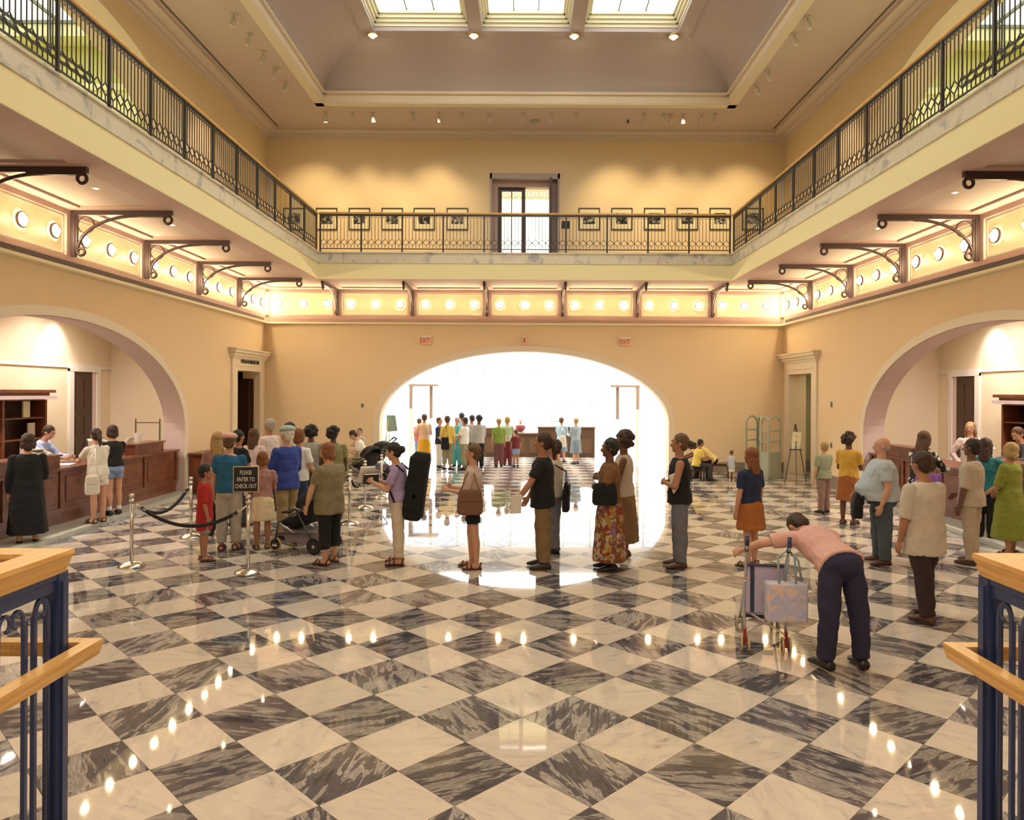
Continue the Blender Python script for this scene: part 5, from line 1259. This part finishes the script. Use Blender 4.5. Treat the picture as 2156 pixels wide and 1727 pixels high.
person('person in a pale yellow shirt bent forward on the dark bench', yp_, 1.70, 85, SK3, ('bob', H_BLK), (cl('pale_yellow', (.82, .66, .28)), 'short'), ('trousers', BLK), ('shoe', BSHOE), ('reach', 'reach'), legs=SIT, lean=.85, hp=.5)
bn = thing('bench', 'dark wooden bench with turned legs against the back wall', 'bench', (yp_[0]+.12, yp_[1], 0)); link('seat', MB().box(-.22, .40, -.22, .22, .36, .41), DARKW, bn)
for x_ in (-.18, .36):
    for y_ in (-.18, .18): link('leg', MB().lathe([(.02, 0), (.03, .05), (.018, .18), (.028, .3), (.028, .37)], c=(x_, y_, 0), n=10), DARKW, bn)
person('person in an orange shirt mostly hidden behind the man in black', (D_(1466, 950, 19.4).x, 19.4), 1.40, -80, SK2, ('short', H_BLK), (YEL, 'short'), ('trousers', DKGY), ('shoe', BSHOE), ('hold', 'hold'), legs=SIT, lean=.2)
sb = thing('step_stool', 'low dark seat under the person in orange', 'stool', (D_(1466, 950, 19.4).x, 19.4, 0)); link('seat', MB().box(-.2, .2, -.2, .2, .27, .31), DARKW, sb)
for a_ in (-.16, .16):
    for b_ in (-.16, .16): link('leg', MB().box(a_-.02, a_+.02, b_-.02, b_+.02, 0, .27), DARKW, sb)
q = G(1496, 988); t = thing('magazine', 'open yellow and white magazine on the floor under the bench', 'magazine', (q.x, q.y-.25, 0), .1); link('page', MB().box(-.30, .0, -.12, .12, 0, .02), PAPER, t); link('page', MB().box(0, .25, -.12, .12, 0, .02), mat('yellow_page', (.8, .7, .1), .7), t)
# ---- entrance hall groups
FARP = [
 (893, 984, 873, 'woman in a peach blouse and orange skirt at the left of the lobby', 10, ('short', H_BRN), (PEACH, 'elbow', -.06), ('skirt', ORG, .30), SK1, ('hold', 'hip')),
 (883, 975, 882, 'person in a deep pink top behind the orange skirt', -20, ('short', H_BRN), (cl('deep_pink', (.55, .10, .22)), 'short'), ('trousers', DEN), SK1, ('down', 'down')),
 (925, 985, 880, 'woman in a navy top and white trousers clasping her hands', -110, ('short', H_BRN), (NAVY, 'elbow', -.05), ('trousers', WT), SK1, ('hold_low', 'hold_low')),
 (942, 991, 877, 'woman in a yellow top and grey capris with a black bag', -20, ('short', H_BRN), (YEL, 'elbow', -.02), ('trousers', OLSK, 1.7), SK1, ('down', 'down')),
 (962, 984, 879, 'woman in turquoise behind the yellow top', 160, ('short', H_GRY), (TEAL2, 'short', -.03), ('trousers', TEAL2), SK1, ('down', 'hold')),
 (978, 990, 880, 'woman in a white tee and olive trousers looking left', 60, ('short', H_DBR), (WT, 'short', -.02), ('trousers', OLSK, 1.8), SK2, ('hold_low', 'hold_low')),
 (972, 976, 870, 'man with a dark cap behind the women in the lobby', -10, ('short', H_BLK), (LBLU, 'short'), ('trousers', KHAKI), SK2, ('down', 'down')),
 (993, 983, 875, 'woman in a grey cardigan and black skirt in the lobby group', 30, ('short', H_DBR), (GREYT, 'long', -.02), ('trousers', BLK), SK2, ('hold', 'down')),
 (1008, 988, 875, 'woman with round dark hair in a grey shirt and black trousers', 20, ('curly', H_BLK), (cl('silver', (.45, .45, .44)), 'long', -.04), ('trousers', BLK), SK3, ('hold', 'down')),
 (1050, 984, 882, 'person in a green top left of the desk', 10, ('short', H_BLN), (cl('leaf_green', (.22, .34, .06)), 'short'), ('trousers', cl('plum', (.18, .07, .08))), SK1, ('down', 'down')),
 (1068, 980, 878, 'second person in a pale green top before the desk', -10, ('bob', H_BLN), (cl('pale_green', (.45, .55, .40)), 'short'), ('trousers', MRN), SK1, ('hold', 'down')),
 (1086, 984, 905, 'child in maroon and grey before the desk', 20, ('short', H_BRN), (MRN, 'short'), ('shorts', DEN, .7), SK2, ('down', 'down')),
 (1182, 974, 880, 'woman in a blue top reading papers at the desk', -20, ('short', H_BRN), (LBLU, 'short', -.02), ('skirt', cl('blue_grey', (.20, .26, .32)), .28), SK1, ('read', 'read')),
 (1212, 978, 881, 'woman with fair hair in a pale blue suit beside the reader', 30, ('short', H_BLN), (cl('suit_blue', (.30, .38, .45)), 'long', -.08), ('skirt', cl('blue_grey', (.20, .26, .32)), .28), SK1, ('hold', 'hold')),
]
for (px, fy, hd, lb, fc, hr, tp, bt, skn, ar) in FARP:
    q, hz = gp(px, fy, hd); person(lb, q, hz, fc, skn, hr, tp, bt, ('shoe', BSHOE), ar)
q = D_(1096, 880, 27.6); person('attendant in maroon sitting behind the information desk', (q.x, 27.7), 1.30, 180, SK1, ('bald', H_GRY), (MRN, 'short'), ('trousers', BLK), ('shoe', BSHOE), ('counter', 'counter'), child=False)

# ================================================================== CARRIED THINGS
def book_at(label, p, rz, tilt, mc, sz=(.15, .22, .03), name='book', cat='book'):
    t = thing(name, label, cat, p, rz); t.rotation_euler[0] = tilt
    a, b_, c = sz; link('cover', MB().box(-a/2, a/2, -c/2, -c/2+.003, -b_/2, b_/2).box(-a/2, a/2, c/2-.003, c/2, -b_/2, b_/2).box(-a/2-.003, -a/2, -c/2, c/2, -b_/2, b_/2), mc, t)
    link('pages', MB().box(-a/2, a/2-.005, -c/2+.003, c/2-.003, -b_/2+.005, b_/2-.005), PAPER, t); return t
def bag(label, p, rz, wd, dp, ht, m_, strap_to=None, name='shoulder_bag', vox=.012):
    t = thing(name, label, 'bag', p, rz)
    b = MB().loft([((0, 0, 0), (1, 0, 0), (0, 1, 0), wd*.42, dp*.45), ((0, 0, .03), (1, 0, 0), (0, 1, 0), wd*.5, dp*.5), ((0, 0, ht*.5), (1, 0, 0), (0, 1, 0), wd*.5, dp*.5), ((0, 0, ht*.9), (1, 0, 0), (0, 1, 0), wd*.44, dp*.25), ((0, 0, ht), (1, 0, 0), (0, 1, 0), wd*.42, dp*.12)], 16, 4)
    rmesh('body', b, m_, t, vox, 2); link('flap', MB().box(-wd*.42, wd*.42, -dp*.5-.004, -dp*.40, ht*.55, ht*.9), m_, t)
    if strap_to is not None:
        M = Matrix.Translation(p) @ Matrix.Rotation(rz, 4, 'Z'); L = M.inverted() @ Vector(strap_to)
        for sg in (-1, 1): link('strap', MB().tube([(sg*wd*.36, 0, ht*.9), (sg*wd*.2, 0, ht*.9+(L.z-ht*.9)*.6), (L.x, L.y, L.z)], .007, 6), m_, t, smooth=True)
    return t
R = math.radians
# lavender woman: open books and instrument case
hm = (lav['handr']+lav['handl'])/2
book_at('open pale book held by the woman in lavender', hm+Vector((-.03, -.02, .05)), R(35), .5, PAPER, (.20, .24, .03))
book_at('black striped book held by the woman in lavender', hm+Vector((.04, -.07, .0)), R(25), .4, mat('cover_black', (.03, .03, .03), .5), (.20, .14, .04))
t = thing('instrument_case', 'tall black instrument case on the back of the woman in lavender', 'case', lav['hip']+Vector((.20, -.03, -.14)), 0); t.rotation_euler[1] = .14
b = MB().loft([((0, 0, -.10), (1, 0, 0), (0, 1, 0), .10, .12), ((0, 0, -.04), (1, 0, 0), (0, 1, 0), .145, .16), ((0, 0, .25), (1, 0, 0), (0, 1, 0), .14, .17), ((0, 0, .55), (1, 0, 0), (0, 1, 0), .135, .16), ((0, 0, .72), (1, 0, 0), (0, 1, 0), .14, .14), ((.02, 0, .80), (1, 0, 0), (0, 1, 0), .10, .10)], 18, 3)
rmesh('case_body', b, BLK, t, .010, 2); link('buckle', MB().box(-.01, .02, -.185, -.165, .20, .26), mat('brass', (.55, .42, .2), .3, 1), t)
link('pocket', MB().box(-.10, .09, -.185, -.15, .05, .40), BLK, t)
M = Matrix.Translation(t.location) @ Matrix.Rotation(.14, 4, 'Y'); inv = M.inverted()
for k in ('shoulderr', 'shoulderl'):
    S_ = lav[k]; P = [inv @ (S_+Vector((.12, 0, -.02))), inv @ (S_+Vector((.03, 0, .065))), inv @ (S_+Vector((-.085, 0, -.02))), inv @ (S_+Vector((-.10, 0, -.18))), inv @ (S_+Vector((.0, -.02 if k[-1] == 'l' else .02, -.42)))]
    link('strap', MB().tube(P, .014, 6), BLK, t, smooth=True)
bag('brown leather shoulder bag of the woman in pale pink', pnk['hip']+Vector((-.02, -.24, -.10)), 0, .33, .12, .32, cl('taupe_leather', (.20, .10, .06)), pnk['shoulderl']+Vector((0, 0, .06)))
book_at('paper held low by the man with the ponytail', blk['handl']+Vector((.05, -.05, .04)), R(20), .2, PAPER, (.14, .24, .02), 'papers', 'papers')
bag('black bag behind the ponytailed man', beh['hip']+Vector((.16, -.14, -.22)), R(80), .26, .10, .42, BLK, beh['shoulderl']+Vector((0, 0, .04)))
bag('black handbag held by the woman in the floral skirt', flo['hip']+Vector((-.09, -.24, .00)), 0, .32, .10, .28, BLK, flo['elbowl'])
book_at('white magazine tucked under the arm of the man in black', tank['chest']+Vector((-.09, -.19, -.12)), R(10), .25, PAPER, (.13, .26, .02), 'magazine', 'magazine').rotation_euler[1] = -.35
bag('black bag hanging in front of the large man', big['hip']+Vector((-.34, -.02, -.26)), R(75), .26, .14, .34, BLK, big['handr'])
bag('black bag on the shoulder of the woman in yellow', people[-1]['hip']*0+Vector((D_(938, 950, 21.6).x, 21.5, .62)), R(-10), .25, .1, .36, BLK, (D_(940, 905, 21.6).x, 21.5, 1.32), vox=.018)
bag('white tote bag of the reader at the desk', Vector((D_(1184, 950, 22.9).x, 22.75, .62)), 0, .22, .08, .36, WT, (D_(1184, 905, 22.9).x, 22.8, 1.2), name='tote_bag', vox=.018)
bag('cream tote at the side of the girl leaning on the counter', Vector((-7.0, 11.98, .60)), R(40), .22, .09, .32, OFFW, (-7.08, 12.2, 1.33), name='tote_bag')

# ================================================================== PRAMS
TYRE = mat('tyre_cream', (.55, .44, .22), .6); HUBM = mat('hub_dark', (.02, .02, .03), .5); FRAMEM = mat('pram_frame', (.10, .10, .12), .35, .6); ALU = mat('pram_tube', (.62, .60, .62), .3, .8)
REDP = mat('red_plastic', (.35, .03, .02), .4)
def wheel(parent, c, r, wdt, tyre=TYRE, hub=HUBM, tri=False):
    w_ = link('wheel', MB().tube([(c[0], c[1]+r*.86*math.cos(a), c[2]+r*.86*math.sin(a)) for a in [2*PI*k/24 for k in range(24)]], r*.14, 8, True), tyre, parent, smooth=True)
    link('hub', MB().tube([(c[0]-wdt*.3, c[1], c[2]), (c[0]+wdt*.3, c[1], c[2])], r*.72, 20), hub, w_)
    if tri: 
        link('hub_triangle', MB().prism([(r*.5*math.sin(a), r*.5*math.cos(a)) for a in (0, 2.094, 4.189)], lambda u, v, d_: (d_, c[1]+u, c[2]+v), c[0]-wdt*.36, c[0]+wdt*.36), WHITE, w_, fix=True)
    else: link('axle_cap', MB().tube([(c[0]-wdt*.42, c[1], c[2]), (c[0]+wdt*.42, c[1], c[2])], r*.2, 10), ALU, w_)
def dark_pram(label, loc, rz, k=1.0):      # local +Y is the way it rolls
    t = thing('pram', label, 'pram', loc, rz); f = lambda *p: tuple(v*k for v in p)
    for s in (-1, 1):
        wheel(t, f(s*.23, .36, .105), .105*k, .05*k, tri=True)
        wheel(t, f(s*.26, -.30, .12), .12*k, .05*k, tyre=BLACK)
        link('side_frame', MB().tube([f(s*.25, .36, .11), f(s*.25, .30, .42), f(s*.24, -.05, .60), f(s*.24, -.42, .92)], .014*k, 8).tube([f(s*.25, -.30, .12), f(s*.245, -.02, .58)], .013*k, 8).tube([f(s*.25, .33, .26), f(s*.25, -.26, .30)], .012*k, 8), FRAMEM, t, smooth=True)
        link('front_tube', MB().tube([f(s*.24, .30, .42), f(s*.24, .02, .28)], .011*k, 8), ALU, t)
    link('handle', MB().tube([f(-.24, -.42, .92), f(-.22, -.47, .97), f(.22, -.47, .97), f(.24, -.42, .92)], .018*k, 8), BLACK, t, smooth=True)
    rmesh('seat_tub', MB().loft([(f(0, -.20, .72), (1, 0, 0), (0, .5, .8), .20*k, .06*k), (f(0, -.10, .50), (1, 0, 0), (0, .7, .6), .22*k, .12*k), (f(0, .10, .42), (1, 0, 0), (0, .2, 1), .21*k, .09*k), (f(0, .30, .40), (1, 0, 0), (0, 0, 1), .18*k, .05*k)], 16, 3), BLK, t, .014, 2)
    can_ = MB()
    for j in range(6):
        a0 = .2+j*.28; 
    rings = [(Vector(f(0, -.16, .62)) + Vector((0, math.cos(a), math.sin(a)))*.02*k, (1, 0, 0), (0, math.cos(a), math.sin(a)), .235*k, .30*k) for a in (0.,)]
    P = []
    for j in range(9):
        a = .15+j*.26
        for i in range(9):
            b_ = PI*i/8; P.append(Vector(f(.235*math.cos(b_), -.16, .60)) + Vector((0, math.cos(a), math.sin(a)))*(.30*k*math.sin(b_)**.6))
    fs = [(j*9+i, j*9+i+1, (j+1)*9+i+1, (j+1)*9+i) for j in range(8) for i in range(8)]
    o = link('canopy', MB().add(P, fs), BLK, t, smooth=True); sm_ = o.modifiers.new('solid', 'SOLIDIFY'); sm_.thickness = .012
    link('canopy_rim', MB().tube([Vector(f(.235*math.cos(PI*i/12), -.16, .60)) + Vector((0, math.cos(.15), math.sin(.15)))*(.305*k*math.sin(PI*i/12)**.6) for i in range(13)], .010*k, 6), mat('pram_trim', (.55, .50, .45), .6), t, smooth=True)
    link('basket', MB().prism([(.22, .14), (-.22, .14), (-.27, .30), (.27, .32)], lambda u, v, d_: (d_*k, u*k, v*k), -.19, .19), mat('basket_mesh', (.26, .22, .24), .8), t, fix=True)
    link('tray_bar', MB().tube([f(-.22, .10, .58), f(-.2, .26, .56), f(.2, .26, .56), f(.22, .10, .58)], .016*k, 8), BLACK, t, smooth=True)
    return t
dark_pram('black pram with cream wheels pushed by the woman in capris', (G(640, 1160).x+.02, G(640, 1160).y+.05, 0), R(72), 1.0)
dark_pram('dark pram parked beside the reading man at the back wall', (D_(772, 985, 18.6).x, 18.6, 0), R(60), 1.05)
wc = dark_pram('second dark pram parked by the left foot of the arch', (D_(800, 985, 20.2).x-.1, 20.3, 0), R(110), 1.05)
wheel_row = None
# light blue buggy
ga, gb, gc, gd = G(1568, 1372), G(1655, 1378), G(1548, 1330), G(1620, 1335)
bp_ = (ga+gb)/2; ang = math.atan2((gb-ga).y, (gb-ga).x)
t = thing('buggy', 'lavender patterned folding buggy with cream double wheels', 'pram', (bp_.x, bp_.y, 0), ang)
hw = (gb-ga).length/2; NV = mat('navy_tube', (.03, .04, .10), .4)
for s in (-1, 1):
    for dx in (-.03, .03):
        wheel(t, (s*hw+dx, 0, .075), .075, .03); wheel(t, (s*(hw*.92)+dx, .62, .075), .075, .03)
    link('fork', MB().box(s*hw-.012, s*hw+.012, -.02, .02, .06, .20), REDP, t)
    link('side_tube', MB().tube([(s*hw, 0, .12), (s*hw*.98, .10, .42), (s*hw*.95, .04, .72), (s*hw*1.0, -.10, .92), (s*hw*1.0, -.17, .97)], .012, 8), ALU, t, smooth=True)
    link('grip', MB().tube([(s*hw, -.10, .92), (s*hw, -.17, .99), (s*hw, -.16, 1.06)], .018, 8), NV, t, smooth=True)
    link('front_leg', MB().tube([(s*hw*.97, .05, .62), (s*hw*.92, .62, .12)], .012, 8), ALU, t)
    link('cross_brace', MB().tube([(s*hw, .02, .16), (-s*hw*.95, .12, .34)], .011, 8), ALU, t)
link('seat_back', MB().box(-hw*.90, hw*.90, .05, .075, .34, .76), PATS, t); link('back_stripe', MB().box(-hw*.72, -hw*.52, .044, .05, .34, .76), NV, t)
link('top_edge', MB().tube([(-hw*.95, .04, .765), (hw*.95, .04, .765)], .012, 8), NV, t)
link('seat', MB().box(-hw*.9, hw*.9, .06, .38, .33, .36), PATS, t); link('footrest', MB().box(-hw*.8, hw*.8, .5, .56, .16, .19), NV, t)
link('side_wing', MB().prism([(.05, .34), (.30, .34), (.22, .58), (.06, .76)], lambda u, v, d_: (d_, u, v), -hw*.93, -hw*.90), PATS, t, fix=True)
tb = thing('diaper_bag', 'pale blue printed bag hanging from the buggy handle', 'bag', (bp_.x+hw*.75, bp_.y-.14, .33), ang+.1)
b = link('body', MB().box(-.17, .17, -.07, .07, 0, .33), BAGP, tb); bevel(b, .015)
for s in (-.07, .07): link('strap', MB().tube([(s, -.05, .33), (s+.0, .0, .55), (.03, .05, .60), (s*.6+.06, .0, .52), (s+.07, .03, .33)], .010, 6), mat('bag_strap', (.30, .42, .50), .7), tb, smooth=True)
